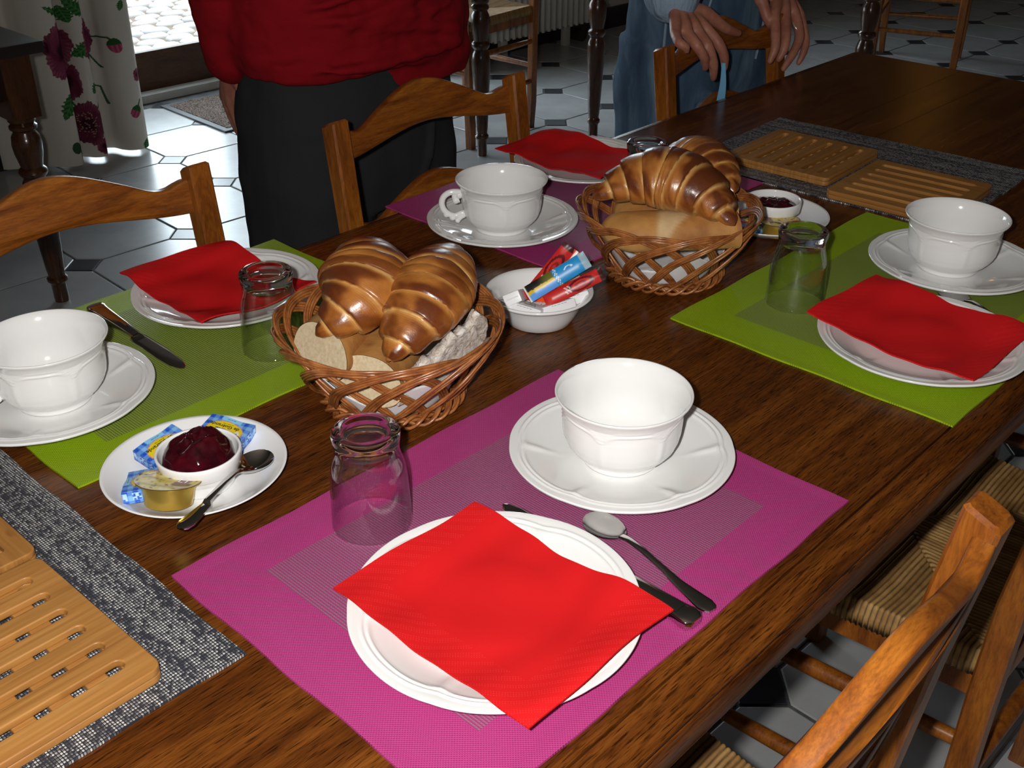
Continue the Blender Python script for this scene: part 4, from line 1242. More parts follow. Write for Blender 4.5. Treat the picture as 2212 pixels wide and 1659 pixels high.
def gold_pot(label, x, y, z, rz, tilt, lidtext=True):
    g = thing('jam_portion', label, 'jam pot', (x, y, z), 0, 'gold jam portions', rot=(tilt, 0, rz))
    v, f = lathe_vf([(0, .001), (.018, .0), (.0195, .001), (.0225, .0195), (.0268, .0200), (.0270, .0206), (.0225, .0208)], 56, lambda i, t, r, zz: (r * (1 + .006 * sin(9 * t) * (i == 3)), zz))
    ob('cup', v, f, M['gold'], g, True, 40)
    v = [(0, 0, .0212)]; cols = [(.52, .44, .12)]; f = []
    n, m = 56, 14
    for j in range(1, m + 1):
        for i in range(n):
            t = 2 * pi * i / n; r = .0268 * j / m
            X, Y = r * cos(t), r * sin(t)
            v.append((X, Y, .0212 + .0003 * sin(X * 400) * (j < m)))
            q = fbm(X * 220 + 3, Y * 220, 3)
            c = mix3((.55, .42, .035), (.62, .55, .30), smooth01((q - .35) * 4))
            if q > .60: c = (.33, .12, .06)
            if q < .26: c = (.05, .03, .02)
            if abs(Y - .014) < .006 and abs(X) < .011: c = (.22, .12, .08)
            if j == m: c = (.45, .42, .36)
            cols.append(c)
    for i in range(n): f.append((0, 1 + i, 1 + (i + 1) % n))
    for j in range(m - 1):
        for i in range(n): f.append((1 + j * n + i, 1 + (j + 1) * n + i, 1 + (j + 1) * n + (i + 1) % n, 1 + j * n + (i + 1) % n))
    ob('lid', v, f, M['wrap'], g, True, None, cols)
    if lidtext:
        ld = [c for c in g.children if c.name.startswith('lid')][0]
        od('lettering', text_me('L1', .010, M['inkwht']), ld, loc=(.0, .014, .0216), rot=(0, 0, radians(90)))
    return g
_gp = gold_pot('gold foil jam pot with a yellow lid on the near side plate', -.3215, .2500, .0108, 0, 0)
_ax = Vector((.043, .0265, 0)).normalized()
_gp.rotation_euler = (Matrix.Rotation(radians(17), 3, Vector((-_ax.y, _ax.x, 0))) @ Matrix.Rotation(radians(-150), 3, 'Z')).to_euler()
gold_pot('gold foil jam pot beneath the rim of the far jam ramekin', .5415, .2010, .0085, radians(40), 0, False)

# ------------------------------------------------------------------ butter pats in blue check wrappers
def butter(label, x, y, z, rz, tilt, sx=.044, sy=.036, sz=.0115):
    b = thing('butter_portion', label, 'butter', (x, y, z), 0, 'wrapped butter portions', rot=(tilt[0], tilt[1], rz))
    bm = bmesh.new()
    bmesh.ops.create_cube(bm, size=1)
    for q in bm.verts: q.co = (q.co.x * sx, q.co.y * sy, (q.co.z + .5) * sz)
    bmesh.ops.subdivide_edges(bm, edges=list(bm.edges), cuts=40, use_grid_fill=True)
    v, cols = [], []
    bm.verts.ensure_lookup_table()
    for q in bm.verts:
        X, Y, Z = q.co
        def ck(a, b_):
            A = .5 + .5 * (1 if sin(2 * pi * a / .0088) > 0 else -1); B = .5 + .5 * (1 if sin(2 * pi * b_ / .0088) > 0 else -1)
            return mix3((.20, .45, .80), (.012, .075, .52), (A + B) / 2 * (.8 + .4 * hsh(floor(a * 900), floor(b_ * 900))))
        if Z > sz * .98: c = ck(X, Y)
        elif abs(Y) > sy * .495: c = ck(X, Z + .002)
        else: c = ck(Y, Z + .002)
        if Z > sz * .98:
            e = (X / (sx * .40)) ** 2 + (Y / (sy * .34)) ** 2
            if abs(Y) > sy * .37 and abs(X) < sx * .22: c = (.24, .56, .85)
            if e < 1.10: c = (.60, .24, .20)
            if e < 1.0: c = (.72, .55, .012)
            if e < 1.1 and Y > sy * .06 and Y < sy * .30 and abs(X - .002) < sx * .30: c = (.58, .02, .06)
            d1 = abs(X + sx * .28) + abs(Y + sy * .02)
            if d1 < .0036: c = (.75, .74, .74)
            if d1 < .0013: c = (.10, .10, .15)
            if (X + sx * .31) ** 2 + (Y - sy * .13) ** 2 < .0024 ** 2: c = (.55, .05, .07)
        else:
            # pale picture stamps round the sides
            a = X if abs(Y) > sy * .495 else Y
            k = (a / .012) % 1.0
            if .2 < k < .8 and .25 < Z / sz < .8: c = (.42, .66, .88) if hsh(floor(a * 700), floor(Z * 700)) > .35 else (.03, .10, .5)
        # soft folded corners
        q.co.z += .0006 * sin(X * 190) * (Z > sz * .9)
        cols.append(c)
    bm.verts.index_update()
    vs = [tuple(q.co) for q in bm.verts]; fs = [tuple(w_.index for w_ in p.verts) for p in bm.faces]; bm.free()
    o = ob('wrapper', vs, fs, M['wrap'], b, True, 50, cols)
    for txt, size, px, py, mt, shear in (('paysan', .0062, .0024, .0078, 'inkwht', .1), ('breton', .0058, .0024, .0038, 'inkwht', .1), ('au Sel', .0042, .004, -.0012, 'inkblu', .0), ('de Guérande', .0056, .002, -.0056, 'inkblk', .1), ('-- ---- - ---', .0026, .0, -.0088, 'inkblk', .0), ('--- -- ----', .0024, .0, -.0148, 'inkblk', .0)):
        od('lettering', text_me(txt, size, M[mt], bold=.00008), o, loc=(px, py, sz + .0007))
    return b
butter('blue-check butter portion behind the heaped jam ramekin at left, reading Guérande', -.2835, .3130, .0120, radians(188), (-.16, .10))
butter('blue-check butter portion leaning by the gold jam pot on the near side plate', -.3225, .2785, .0105, radians(-126), (.08, -.22))
butter('blue-check butter portion on the right of the near side plate, above the spoon', -.2345, .2985, .0110, radians(114), (-.12, -.10))
butter('blue-check butter portion tucked under the far jam ramekin', .5520, .2500, .0120, radians(150), (.1, .05))
butter('blue-check butter portion at the left rim of the far side plate', .5260, .2370, .0110, radians(60), (.0, .05))

# ------------------------------------------------------------------ bowl of wrapped sugar
p = [(0, .0030), (.026, .0030), (.030, .0), (.035, .0), (.0372, .0018), (.0420, .0100), (.0465, .0190), (.0500, .0270), (.0520, .0300), (.0560, .0318), (.0590, .0332), (.0603, .0350), (.0598, .0364), (.0580, .0368), (.0545, .0350), (.0515, .0325), (.0480, .0270), (.0440, .018), (.0385, .0095), (.030, .0058), (0, .0054)]
v, f = lathe_vf(p, 96)
sb = ob('sugar_bowl', v, f, M['china'], None, True, None, None, (.1600, .2710, 0)); tag(sb, 'shallow white bowl of wrapped sugar between the two bread baskets', 'bowl')
def sugar(label, c, rot, s=(.039, .0190, .0130)):
    g = thing('sugar_packet', label, 'sugar', c, 0, 'white sugar cube packets', rot=rot)
    x, y, z = s[0] / 2, s[1] / 2, s[2] / 2
    o = bbox('wrapper', (-x, -y, -z), (x, y, z), .0012, M['wpaper'], g)
    for px in (-1, 1):
        v, f = tube_vf([(px * x, -y * .8, 0), (px * (x + .0004), 0, .0002), (px * x, y * .8, 0)], .0007, 6); ob('end_fold', v, f, M['wpaper'], g)
    for face in (0, 1):
        R = (0, 0, 0) if face == 0 else (radians(90), 0, 0)
        def at(px, py): return (px, py, z + .0002) if face == 0 else (px, -y - .0002, py)
        hh = y if face == 0 else z
        if face == 0:
            od('lettering', text_me('sabeos', .0044, M['inkblk'], shear=.2), o, loc=at(.001, -.0012), rot=R)
            od('lettering', text_me('Van', .0034, M['inkblk'], shear=.2), o, loc=at(.002, .0022), rot=R)
            for sx in (-1, 1):
                v, f = tube_vf(cr([(sx * .0095, -.0045, z + .0002), (sx * .0080, .0, z + .0003), (sx * .0055, .0036, z + .0002)], 4), .0003, 4); ob('flourish', v, f, M['inkblk'], o)
        od('lettering', text_me('-- --- ---- --- ---', .0030, M['ink'], bold=.00006), o, loc=at(0, hh * .78), rot=R)
        od('lettering', text_me('--- -- ---- -- ---', .0030, M['ink'], bold=.00006), o, loc=at(0, -hh * .78), rot=R)
    return g
sugar('sugar packet standing tilted at the left inside the white bowl', (.1370, .2850, .0300), (radians(28), radians(-22), radians(-150)))
sugar('sugar packet lying flat at the front left of the white bowl', (.1335, .2640, .0235), (radians(-12), radians(4), radians(-74)))
sugar('sugar packet lying across the front right of the white bowl', (.1590, .2440, .0230), (radians(-22), radians(-6), radians(-22)))
sugar('sugar packet end-on at the right rim of the white bowl', (.1840, .2450, .0255), (radians(-12), radians(-14), radians(-38)))
sugar('sugar packet mostly buried at the left edge of the white bowl', (.1275, .2930, .0190), (radians(10), radians(-12), radians(-112)))
sugar('sugar packet half covered behind the red sachets in the white bowl', (.1560, .2560, .0165), (radians(5), radians(4), radians(-40)))

def sachet(label, a, b, wd, colf, roll=0.0, th=.0028):
    A, B = Vector(a), Vector(b); d = B - A; L = d.length
    ex = d.normalized(); ez = Vector((-.62, -.58, .55)); ey = ez.cross(ex).normalized(); ez = ex.cross(ey)
    mat_ = Matrix((ex, ey, ez)).transposed() @ Matrix.Rotation(roll, 3, 'X')
    g = bpy.data.objects.new('sugar_stick', None); C.objects.link(g); g.location = A; g.rotation_euler = mat_.to_euler()
    tag(g, label, 'sachet', 'sugar stick sachets')
    nu, nv = 64, 22; v, cols, f = [], [], []
    for s_ in (1, -1):
        for j in range(nv + 1):
            for i in range(nu + 1):
                u, w_ = i / nu, 2 * j / nv - 1
                puff = th * (1 - w_ * w_) ** .6 * min(1, u / .12, (1 - u) / .16) ** .6 if 0 < u < 1 else 0
                y = w_ * wd / 2 * (1 - .14 * (puff / th))
                v.append((u * L, y, s_ * puff + .0006 * sin(w_ * 5 + u * 9) * (1 - min(1, (1 - u) / .16))))
                cols.append(colf(u, w_))
    N = (nu + 1) * (nv + 1)
    for j in range(nv):
        for i in range(nu):
            q = j * (nu + 1) + i
            f.append((q, q + 1, q + nu + 2, q + nu + 1)); f.append((q + N, q + N + nu + 1, q + N + nu + 2, q + N + 1))
    ob('wrapper', v, f, M['wrap'], g, True, None, cols)
    return g
def red_c(u, w_):
    c = mix3((.42, .012, .015), (.62, .03, .02), fbm(u * 9, w_ * 2))
    r = sqrt((u - .62) ** 2 * 16 + w_ * w_)
    if abs(r - .78) < .12: c = (.10, .006, .008)
    if abs(r - .30) < .10: c = (.22, .01, .01)
    if u > .93: c = (.05, .012, .012)
    if abs(u - .40) < .05 and abs(sin(u * 260 + w_ * 4)) > .8 and abs(w_) < .6: c = (.75, .6, .6)
    return c
def orange_c(u, w_):
    c = mix3((.80, .22, .01), (.75, .07, .01), smooth01(abs(u - .5) * 2.2))
    if w_ > .35 and u > .55: c = (.78, .76, .75)
    if w_ > .72: c = (.70, .05, .02)
    return c
def blue_c(u, w_):
    c = mix3((.01, .19, .50), (.02, .33, .66), fbm(u * 7 + 3, w_ * 2))
    if u < .46:
        e = .18 + .22 * fbm(u * 60, 2.0, 2)
        if w_ > .12 + .25 * fbm(u * 40, 5, 2): c = mix3((.012, .012, .012), (.12, .13, .02), smooth01((u - .2) * 5))
        elif w_ > -.35 + .30 * fbm(u * 70, 9, 2): c = mix3((.62, .36, .02), (.66, .52, .03), fbm(u * 90, w_ * 9))
        else: c = (.10, .30, .72)
        if u < .02: c = (.7, .7, .7)
    if .47 < u < .53 and abs(sin(w_ * 7 + u * 90)) > .82: c = (.75, .8, .85)
    if u > .90: c = (.30, .42, .50)
    if abs(sqrt((u - .70) ** 2 * 14 + (w_ - .3) ** 2) - .22) < .05 and w_ > .2: c = (.7, .8, .85)
    return c
sachet('red sugar stick standing at the back of the white bowl', (.1490, .2790, .026), (.1800, .2440, .090), .0175, red_c, radians(12))
sachet('orange sugar stick with a white stripe in the white bowl', (.1560, .2700, .022), (.1855, .2350, .082), .0165, orange_c, radians(10))
sachet('blue sugar stick with a yellow flower picture in the white bowl', (.1345, .2660, .040), (.1880, .2270, .078), .0190, blue_c, radians(0))
sachet('red sugar stick leaning out over the right rim of the white bowl', (.1480, .2520, .032), (.1985, .2130, .062), .0155, red_c, radians(0))
# ------------------------------------------------------------------ openwork wicker baskets
def basket(name, label, x, y, rz, seed):
    b = thing(name, label, 'basket', (x, y, 0), rz, 'openwork wicker bread baskets')
    rr = random.Random(seed)
    N = 13
    def strand(i):
        a0 = 2 * pi * i / N
        key = [(-4, .0600, .010, 0), (8, .0720, .026, .0035), (22, .0870, .0500, .0040), (36, .0980, .0690, .0036), (50, .1045, .0805, .0025), (66, .1068, .0865, .0010), (82, .1050, .0840, -.0010), (96, .0995, .0740, -.0030), (108, .0915, .0595, -.0040), (121, .0800, .0395, -.0042), (133, .0690, .0205, -.0036), (140, .0610, .010, 0)]
        jit = [(rr.uniform(-1.2, 1.2), rr.uniform(-.0012, .0012)) for _ in key]
        P = []
        for (a, r, z, o), (ja, jz) in zip(key, jit):
            t = a0 + radians(a + ja); P.append(((r + o) * cos(t), (r + o) * sin(t), z + jz))
        P = cr(P, 4)
        mb = MB()
        m = len(P)
        for k in range(4):
            off = (k - 1.5) * .0026
            Q = []
            for j, p in enumerate(P):
                d = (P[min(j + 1, m - 1)] - P[max(j - 1, 0)]).normalized()
                rad = Vector((p.x, p.y, -.05)).normalized()
                side = d.cross(rad).normalized()
                sp = .35 + .65 * smooth01(min(j, m - 1 - j) / 6)
                Q.append(p + side * off * sp + rad * .0006 * sin(j * .7 + k * 2 + i))
            v, f = tube_vf(Q, .00145, 6); mb.add(v, f)
        return mb.make('strand', M['wicker'], b, ang=None)
    for i in range(N): strand(i)
    # plaited foot
    for k in range(3):
        P = []
        for j in range(120):
            t = 2 * pi * j / 120; w_ = 9 * t + 2 * pi * k / 3
            P.append(((.0650 + .0048 * cos(w_)) * cos(t), (.0650 + .0048 * cos(w_)) * sin(t), .0085 + .0055 * sin(w_)))
        mb = MB()
        for q in (-1, 0, 1):
            v, f = tube_vf([(p[0] * (1 + q * .026), p[1] * (1 + q * .026), p[2] + q * .0012) for p in P], .0017, 6, closed=True); mb.add(v, f)
        mb.make('foot_plait', M['wicker'], b, ang=None)
    mb = MB()
    for k in range(14):
        r = .006 + k * .0042
        v, f = tube_vf([(r * cos(2 * pi * j / 40), r * sin(2 * pi * j / 40), .0075 + .0012 * sin(j * pi + k * pi)) for j in range(40)], .0021, 6, closed=True); mb.add(v, f)
    mb.make('woven_base', M['wicker'], b, ang=None)
    return b
B1 = (-.0660, .2600); B2 = (.3560, .2430)
basket('bread_basket', 'openwork wicker basket of croissants and bread in the middle of the table, nearest the camera', *B1, radians(8), 1)
basket('bread_basket', 'openwork wicker basket of croissants and bread farther along the table', *B2, radians(33), 2)
def liner(label, x, y, seed):
    ph = random.Random(seed).uniform(0, 9)
    n, m = 80, 22; v, f = [(0, 0, .0105)], []
    for j in range(1, m + 1):
        q = j / m
        for i in range(n):
            t = 2 * pi * i / n
            sq = 1 + .10 * cos(4 * t + ph)
            r = .081 * q * sq; r = min(r, .0835)
            z = .0105 + .042 * smooth01((r - .050) / .045) * (1 + .25 * cos(4 * t + ph)) + .0022 * sin(9 * t + ph) * q * q + .0012 * sin(17 * t) * q * q
            rr_ = min(r, .052 + (z - .01) * .62)
            v.append((rr_ * cos(t), rr_ * sin(t), z))
    for i in range(n): f.append((0, 1 + i, 1 + (i + 1) % n))
    for j in range(m - 1):
        for i in range(n): f.append((1 + j * n + i, 1 + (j + 1) * n + i, 1 + (j + 1) * n + (i + 1) % n, 1 + j * n + (i + 1) % n))
    o = ob('paper_liner', v, f, M['tissue'], None, True, None, None, (x, y, 0))
    md = o.modifiers.new('paper', 'SOLIDIFY'); md.thickness = .0006
    tag(o, label, 'napkin', 'white paper basket liners')
liner('white paper liner in the near wicker basket', *B1, 1)
liner('white paper liner in the far wicker basket', *B2, 2)

# ------------------------------------------------------------------ croissants
def croissant(label, tipA, mid, tipB, R, bands=9, seed=1, dark=.5, pale_side=None, sq=1.0):
    """a rolled crescent: mid is a point the axis passes through; each wrap overlaps the next one towards the tips"""
    A, Mi, Bp = Vector(tipA), Vector(mid), Vector(tipB)
    ctrl = Mi * 2 - (A + Bp) / 2
    rr = random.Random(seed); ph = [rr.uniform(0, 6.28) for _ in range(10)]
    nu, nv = 240, 76
    hb = bands / 2
    pts = []
    for i in range(nu + 1):
        t = i / nu
        pts.append(A * (1 - t) ** 2 + ctrl * 2 * t * (1 - t) + Bp * t * t)
    v, cols = [], []
    N = Vector((0, 0, 1))
    # wrap borders along each half, unevenly spaced, each with its own slant
    half = {}
    for sg in (-1, 1):
        edges = [0.0]; x = .5 / hb * rr.uniform(.7, 1.2)
        while x < .98: edges.append(x); x += 1 / hb * rr.uniform(.78, 1.25)
        edges.append(1.02)
        half[sg] = (edges, [(rr.uniform(-.055, .055), rr.uniform(0, 6.28), rr.uniform(.25, 1.0)) for _ in edges])
    def pn(s_, a_, fs, fa, p1, p2, o=3): return fbm(s_ * fs + 1.5 * fa * cos(a_) + p1, 1.5 * fa * sin(a_) + .55 * fs * s_ + p2, o)
    def env(q): return (1 - min(1, abs(q)) ** 1.75) ** .80
    for i in range(nu + 1):
        t = i / nu
        d = (pts[min(i + 1, nu)] - pts[max(i - 1, 0)]).normalized()
        Nn = (N - d * N.dot(d)).normalized(); Bn = d.cross(Nn)
        s = 2 * t - 1
        edges, tl = half[-1 if s < 0 else 1]
        for k in range(nv):
            a = 2 * pi * k / nv; ca, sa = cos(a), sin(a)
            q = abs(s)
            b = 0; lo = 0.0; hi = 1.0
            for m in range(len(edges) - 1):
                e0 = edges[m] + (tl[m][0] * sin(a + tl[m][1]) + .014 * sin(3 * a + tl[m][1] * 2)) * (0 if m == 0 else 1) * (1 - edges[m])
                e1 = edges[m + 1] + (tl[m + 1][0] * sin(a + tl[m + 1][1]) + .014 * sin(3 * a + tl[m + 1][1] * 2)) * max(0, 1 - edges[m + 1])
                if q < e1 or m == len(edges) - 2: b, lo, hi = m, e0, e1; break
            fr = max(0, min(1, (q - lo) / max(hi - lo, 1e-3)))
            cen = lo + (hi - lo) * .45
            step = env(cen) * (1.03 - .05 * fr) if b > 0 else env(q)
            e = .48 * env(q) + .52 * min(step, env(q) * 1.22 + .02)
            e = max(e, .055 * (1 - q ** 14))
            rad = R * e * (1 + .030 * sin(pi * fr) ** .7 - .030 * smooth01((fr - .93) / .07))
            n0 = pn(s, a, 5, .9, ph[2], ph[3])
            rad *= 1 + .10 * (n0 - .45)
            st = sin(fr * (hi - lo) * 420 + 7 * pn(s, a, 6, 1.0, ph[4], 2.0))
            pz_ = tl[b][2]
            rad *= 1 + .006 * st * (1 - smooth01(fr / .5) * .5)
            ca2 = ca * .82 if ca > 0 else ca * .66
            p = pts[i] + (Nn * ca2 * sq + Bn * sa) * rad
            v.append(p)
            up = .5 + .5 * ca
            n1 = pn(s, a, 4.6, .85, ph[5], ph[6]); n2 = pn(s, a, 9, 1.5, ph[7], ph[8])
            dk = smooth01((fr - .04) / .30) if b > 0 else .8
            col = mix3((.50, .225, .055), (.33, .100, .014), dk * (.55 + .75 * n1))
            col = mix3(col, (.115, .026, .006), smooth01((n1 + .25 * up - .46 + .20 * (fr - .4)) * 3.0) * dk * (.25 + .75 * up) * (.55 + dark))
            pale = (1 - smooth01((fr - .02) / (.10 + .22 * pz_ * n2))) * smooth01((n2 + pz_ * .5 - .62) * 4.0) * (b > 0)
            col = mix3(col, (.60, .36, .125), pale * .85)
            col = tuple(c * (1 + .16 * st * (.35 + .65 * (1 - dk * .5))) for c in col)
            low = smooth01((.34 - up) / .24)
            col = mix3(col, (.58, .37, .14), low * .75)
            if pale_side is not None:
                pw = smooth01((cos(a - pale_side[0]) - .30) / .45) * (smooth01((pale_side[1] - t) / .14) if pale_side[2] > 0 else smooth01((t - pale_side[1]) / .14))
                col = mix3(col, (.64, .44, .17), pw * .9)
            col = mix3(col, (.20, .06, .015), smooth01((q - .93) / .06) * .55)
            cols.append(col)
    f = [(i * nv + k, i * nv + (k + 1) % nv, (i + 1) * nv + (k + 1) % nv, (i + 1) * nv + k) for i in range(nu) for k in range(nv)]
    f.append(tuple(range(nv))[::-1]); f.append(tuple(nu * nv + k for k in range(nv)))
    o = ob('croissant', v, f, M['croissant'], None, True, None, cols)
    return tag(o, label, 'croissant', 'croissants in the bread baskets')
croissant('golden croissant on the left of the near basket, its pale tip over cut bread', (-.1370, .2800, .088), (-.0760, .2790, .118), (-.0280, .3560, .118), .0450, 9, 3, .45, (radians(205), .32, 1))
croissant('golden croissant on the right of the near wicker basket, against the floury slice', (-.1160, .2060, .080), (-.0410, .2280, .114), (.0500, .2960, .108), .0410, 9, 8, .55, (radians(180), .22, 1))
croissant('large brown croissant across the top of the far wicker basket', (.2700, .2900, .1080), (.3280, .2250, .1290), (.3250, .1330, .1020), .0450, 8, 21, .8)
croissant('smaller golden croissant behind the large one in the far wicker basket', (.4420, .3150, .1060), (.4330, .2560, .1180), (.3990, .1820, .1080), .0370, 8, 33, .35)

# ------------------------------------------------------------------ bread
def loaf(label, a, b, hw, hh, seed, cutA=True, cutB=True, slant=0.0, score=True, name='baguette_piece', col=((.47, .23, .065), (.30, .115, .028), (.60, .36, .13)), cat='bread', skew=0.0):
    A, Bp = Vector(a), Vector(b); d = (Bp - A); L = d.length; d.normalize()
    up = Vector((0, 0, 1)); up = (up - d * up.dot(d)).normalized(); sd = d.cross(up)
    rr = random.Random(seed); ph = [rr.uniform(0, 6) for _ in range(5)]
    nu, nv = 60, 48; v, cols = [], []
    ends = {}
    for i in range(nu + 1):
        u = i / nu
        ka = 1.0 if cutA else (1 - (1 - min(1, u / .22)) ** 2.4) ** .5
        kb = 1.0 if cutB else (1 - (1 - min(1, (1 - u) / .22)) ** 2.4) ** .5
        k = max(.06, ka * kb)
        for j in range(nv):
            t = 2 * pi * j / nv
            c, s_ = cos(t), sin(t)
            X = hw * k * (abs(s_) ** .85) * (1 if s_ > 0 else -1)
            Z = hh * k * (c if c > 0 else c * .72)
            Z += .003 * (fbm(u * 5 + ph[0], t + ph[1]) - .45) * (c > 0)
            o = slant * (X / hw) * .5 + skew * (Z / hh) * .5
            w_ = o * (1 - u) + o * u * .3
            p = A + d * (u * L + w_) + sd * X + up * Z
            v.append(p)
            m = fbm(u * 6 + ph[2], t * 1.2 + ph[3])
            cc = mix3(col[0], col[1], smooth01((m - .3) * 2.2))
            cc = mix3(cc, col[2], smooth01((-c - .1) * 1.4))
            if score:
                q = abs(u - .56 + s_ * .22) / .20 + abs(s_ + .25) * .5
                if q < 1 and c > 0: cc = mix3(cc, (.62, .45, .25), smooth01((1 - q) * 4) * .85)
            cols.append(cc)
    f = [(i * nv + j, i * nv + (j + 1) % nv, (i + 1) * nv + (j + 1) % nv, (i + 1) * nv + j) for i in range(nu) for j in range(nv)]
    t_ = thing(name, label, cat, (0, 0, 0), 0, 'pieces of bread in the baskets')
    ob('crust', v, f, M['crust'], t_, True, None, cols)
    for cut, ring, sg in ((cutA, 0, -1), (cutB, nu, 1)):
        P = [v[ring * nv + j] for j in range(nv)]
        cen = sum(P, Vector()) / nv
        vv, ff = [], []
        m = 8
        vv.append(cen)
        for q in range(1, m + 1):
            for j in range(nv):
                s = q / m * (.985 if cut else 1)
                vv.append(cen.lerp(P[j], s))
        for j in range(nv): ff.append((0, 1 + j, 1 + (j + 1) % nv))
        for q in range(m - 1):
            for j in range(nv): ff.append((1 + q * nv + j, 1 + (q + 1) * nv + j, 1 + (q + 1) * nv + (j + 1) % nv, 1 + q * nv + (j + 1) % nv))
        if sg < 0: ff = [x[::-1] for x in ff]
        if cut: ob('crumb_face', vv, ff, M['crumb'], t_, True, 60)
        else: ob('crust_end', vv, ff, M['crust'], t_, True, None, [col[0]] * len(vv))
    return t_
loaf('cut baguette piece under the left croissant in the near basket, showing its pale crumb', (-.1360, .2780, .068), (-.0450, .3250, .062), .0350, .0270, 4, slant=-.034, skew=.020, score=False)
loaf('cut baguette piece low in the near basket, its crumb behind the front wicker', (-.1210, .2270, .050), (-.0200, .2950, .050), .0340, .0270, 9, slant=-.020, skew=.012, score=False)
loaf('cut baguette piece lying along the front of the far basket under the big croissant', (.2550, .2570, .0760), (.3600, .1560, .0800), .0300, .0250, 5, cutA=False, slant=.030)
loaf('cut baguette piece at the back right of the far basket beside the jam plate', (.3150, .2900, .0700), (.4150, .1950, .0810), .0300, .0240, 6, cutA=False, slant=.020)
loaf('dark crust end poking up between the two croissants of the near basket', (-.030, .290, .080), (.012, .322, .090), .017, .017, 12, cutA=False, cutB=False, score=False, col=((.24, .12, .05), (.16, .07, .03), (.3, .16, .07)))

# floury rustic slice standing against the right croissant of the near basket
def slice_ob(label, bl, br, h, lean, th, seed):
    """bl, br: bottom corners; a half-round slice with a floury crust face"""
    A, Bp = Vector(bl), Vector(br); d = Bp - A; L = d.length; d.normalize()
    nrm = Vector((d.y, -d.x, 0)); upv = (Vector((0, 0, 1)) * cos(lean) - nrm * sin(lean)).normalized(); nn = d.cross(upv)
    n, m = 60, 22; v, f = [], []
    rr = random.Random(seed); ph = rr.uniform(0, 9)
    for s_ in (1, -1):
        for j in range(m + 1):
            for i in range(n + 1):
                u, w_ = i / n, j / m
                top = h * (.30 + .70 * u) * (1 - .35 * (abs(2 * u - 1) ** 6)) * (1 + .08 * sin(u * 21 + ph) + .05 * sin(u * 47))
                x = u * L; z = w_ * top
                bulge = th * (.5 if s_ > 0 else -.5) * (1 - .25 * w_) + (.0030 * (fbm(u * 12 + ph, w_ * 6) - .4) if s_ > 0 else 0)
                v.append(A + d * x + upv * z + nn * bulge)
    N = (n + 1) * (m + 1)
    for j in range(m):
        for i in range(n):
            q = j * (n + 1) + i
            f.append((q, q + 1, q + n + 2, q + n + 1)); f.append((q + N, q + N + n + 1, q + N + n + 2, q + N + 1))
    e = [i for i in range(n + 1)] + [j * (n + 1) + n for j in range(1, m + 1)] + [m * (n + 1) + i for i in range(n - 1, -1, -1)] + [j * (n + 1) for j in range(m - 1, 0, -1)]
    for k in range(len(e)):
        a, b = e[k], e[(k + 1) % len(e)]; f.append((a, a + N, b + N, b))
    o = ob('rustic_slice', v, f, M['rustic'], None, True, None)
    return tag(o, label, 'bread', 'pieces of bread in the baskets')
slice_ob('floury rustic bread slice standing at the right rim of the near basket', (-.1120, .2040, .036), (-.0080, .1980, .046), .066, radians(-14), .012, 3)
# ------------------------------------------------------------------ people
def ell(mb, secs, n=40, caps=True):
    """closed loft of super-ellipse sections: (cx, cy, z, rx, ry, sq)"""
    v, f = [], []
    for cx, cy, z, rx, ry, sq in secs:
        for i in range(n):
            t = 2 * pi * i / n; c, s_ = cos(t), sin(t); e = 2 / sq
            v.append((cx + rx * (abs(c) ** e) * (1 if c >= 0 else -1), cy + ry * (abs(s_) ** e) * (1 if s_ >= 0 else -1), z))
    m = len(secs)
    for j in range(m - 1):
        for i in range(n): f.append((j * n + i, j * n + (i + 1) % n, (j + 1) * n + (i + 1) % n, (j + 1) * n + i))
    if caps: f.append(tuple(range(n))[::-1]); f.append(tuple((m - 1) * n + i for i in range(n)))
    mb.add(v, f)
def limb(mb, pts, rad, k=5, n=16, flat=1.0, up=(0, 0, 1)):
    P = cr(pts, k); R = lerp_list(rad, len(P))
    v, f = tube_vf(P, R, n, up=up, flat=flat); mb.add(v, f)
    for p, r in ((P[0], R[0]), (P[-1], R[-1])):
        sv, sf = lathe_vf([(0, -r)] + [(r * sin(pi * q / 6), -r * cos(pi * q / 6)) for q in range(1, 6)] + [(0, r)], 12)
        mb.add([(a + p.x, b + p.y, c + p.z) for a, b, c in sv], sf)
def melt(name, mb, voxel, mat, parent, smooth=6, fac=.5, disp=None):
    """overlapping closed pieces become one continuous surface"""
    me = mesh_data(name, mb.v, mb.f, mat)
    o = bpy.data.objects.new(name, me); link(o, parent)
    r = o.modifiers.new('one_surface', 'REMESH'); r.mode = 'VOXEL'; r.voxel_size = voxel; r.use_smooth_shade = True
    if smooth:
        s = o.modifiers.new('soft', 'SMOOTH'); s.iterations = smooth; s.factor = fac
    if disp:
        for k, (size, strength, vec) in enumerate(disp):
            tx = bpy.data.textures.new(name + '_folds', 'CLOUDS'); tx.noise_scale = size; tx.noise_depth = 1
            d = o.modifiers.new('folds', 'DISPLACE'); d.texture = tx; d.strength = strength; d.mid_level = .5; d.texture_coords = 'LOCAL'
    return o
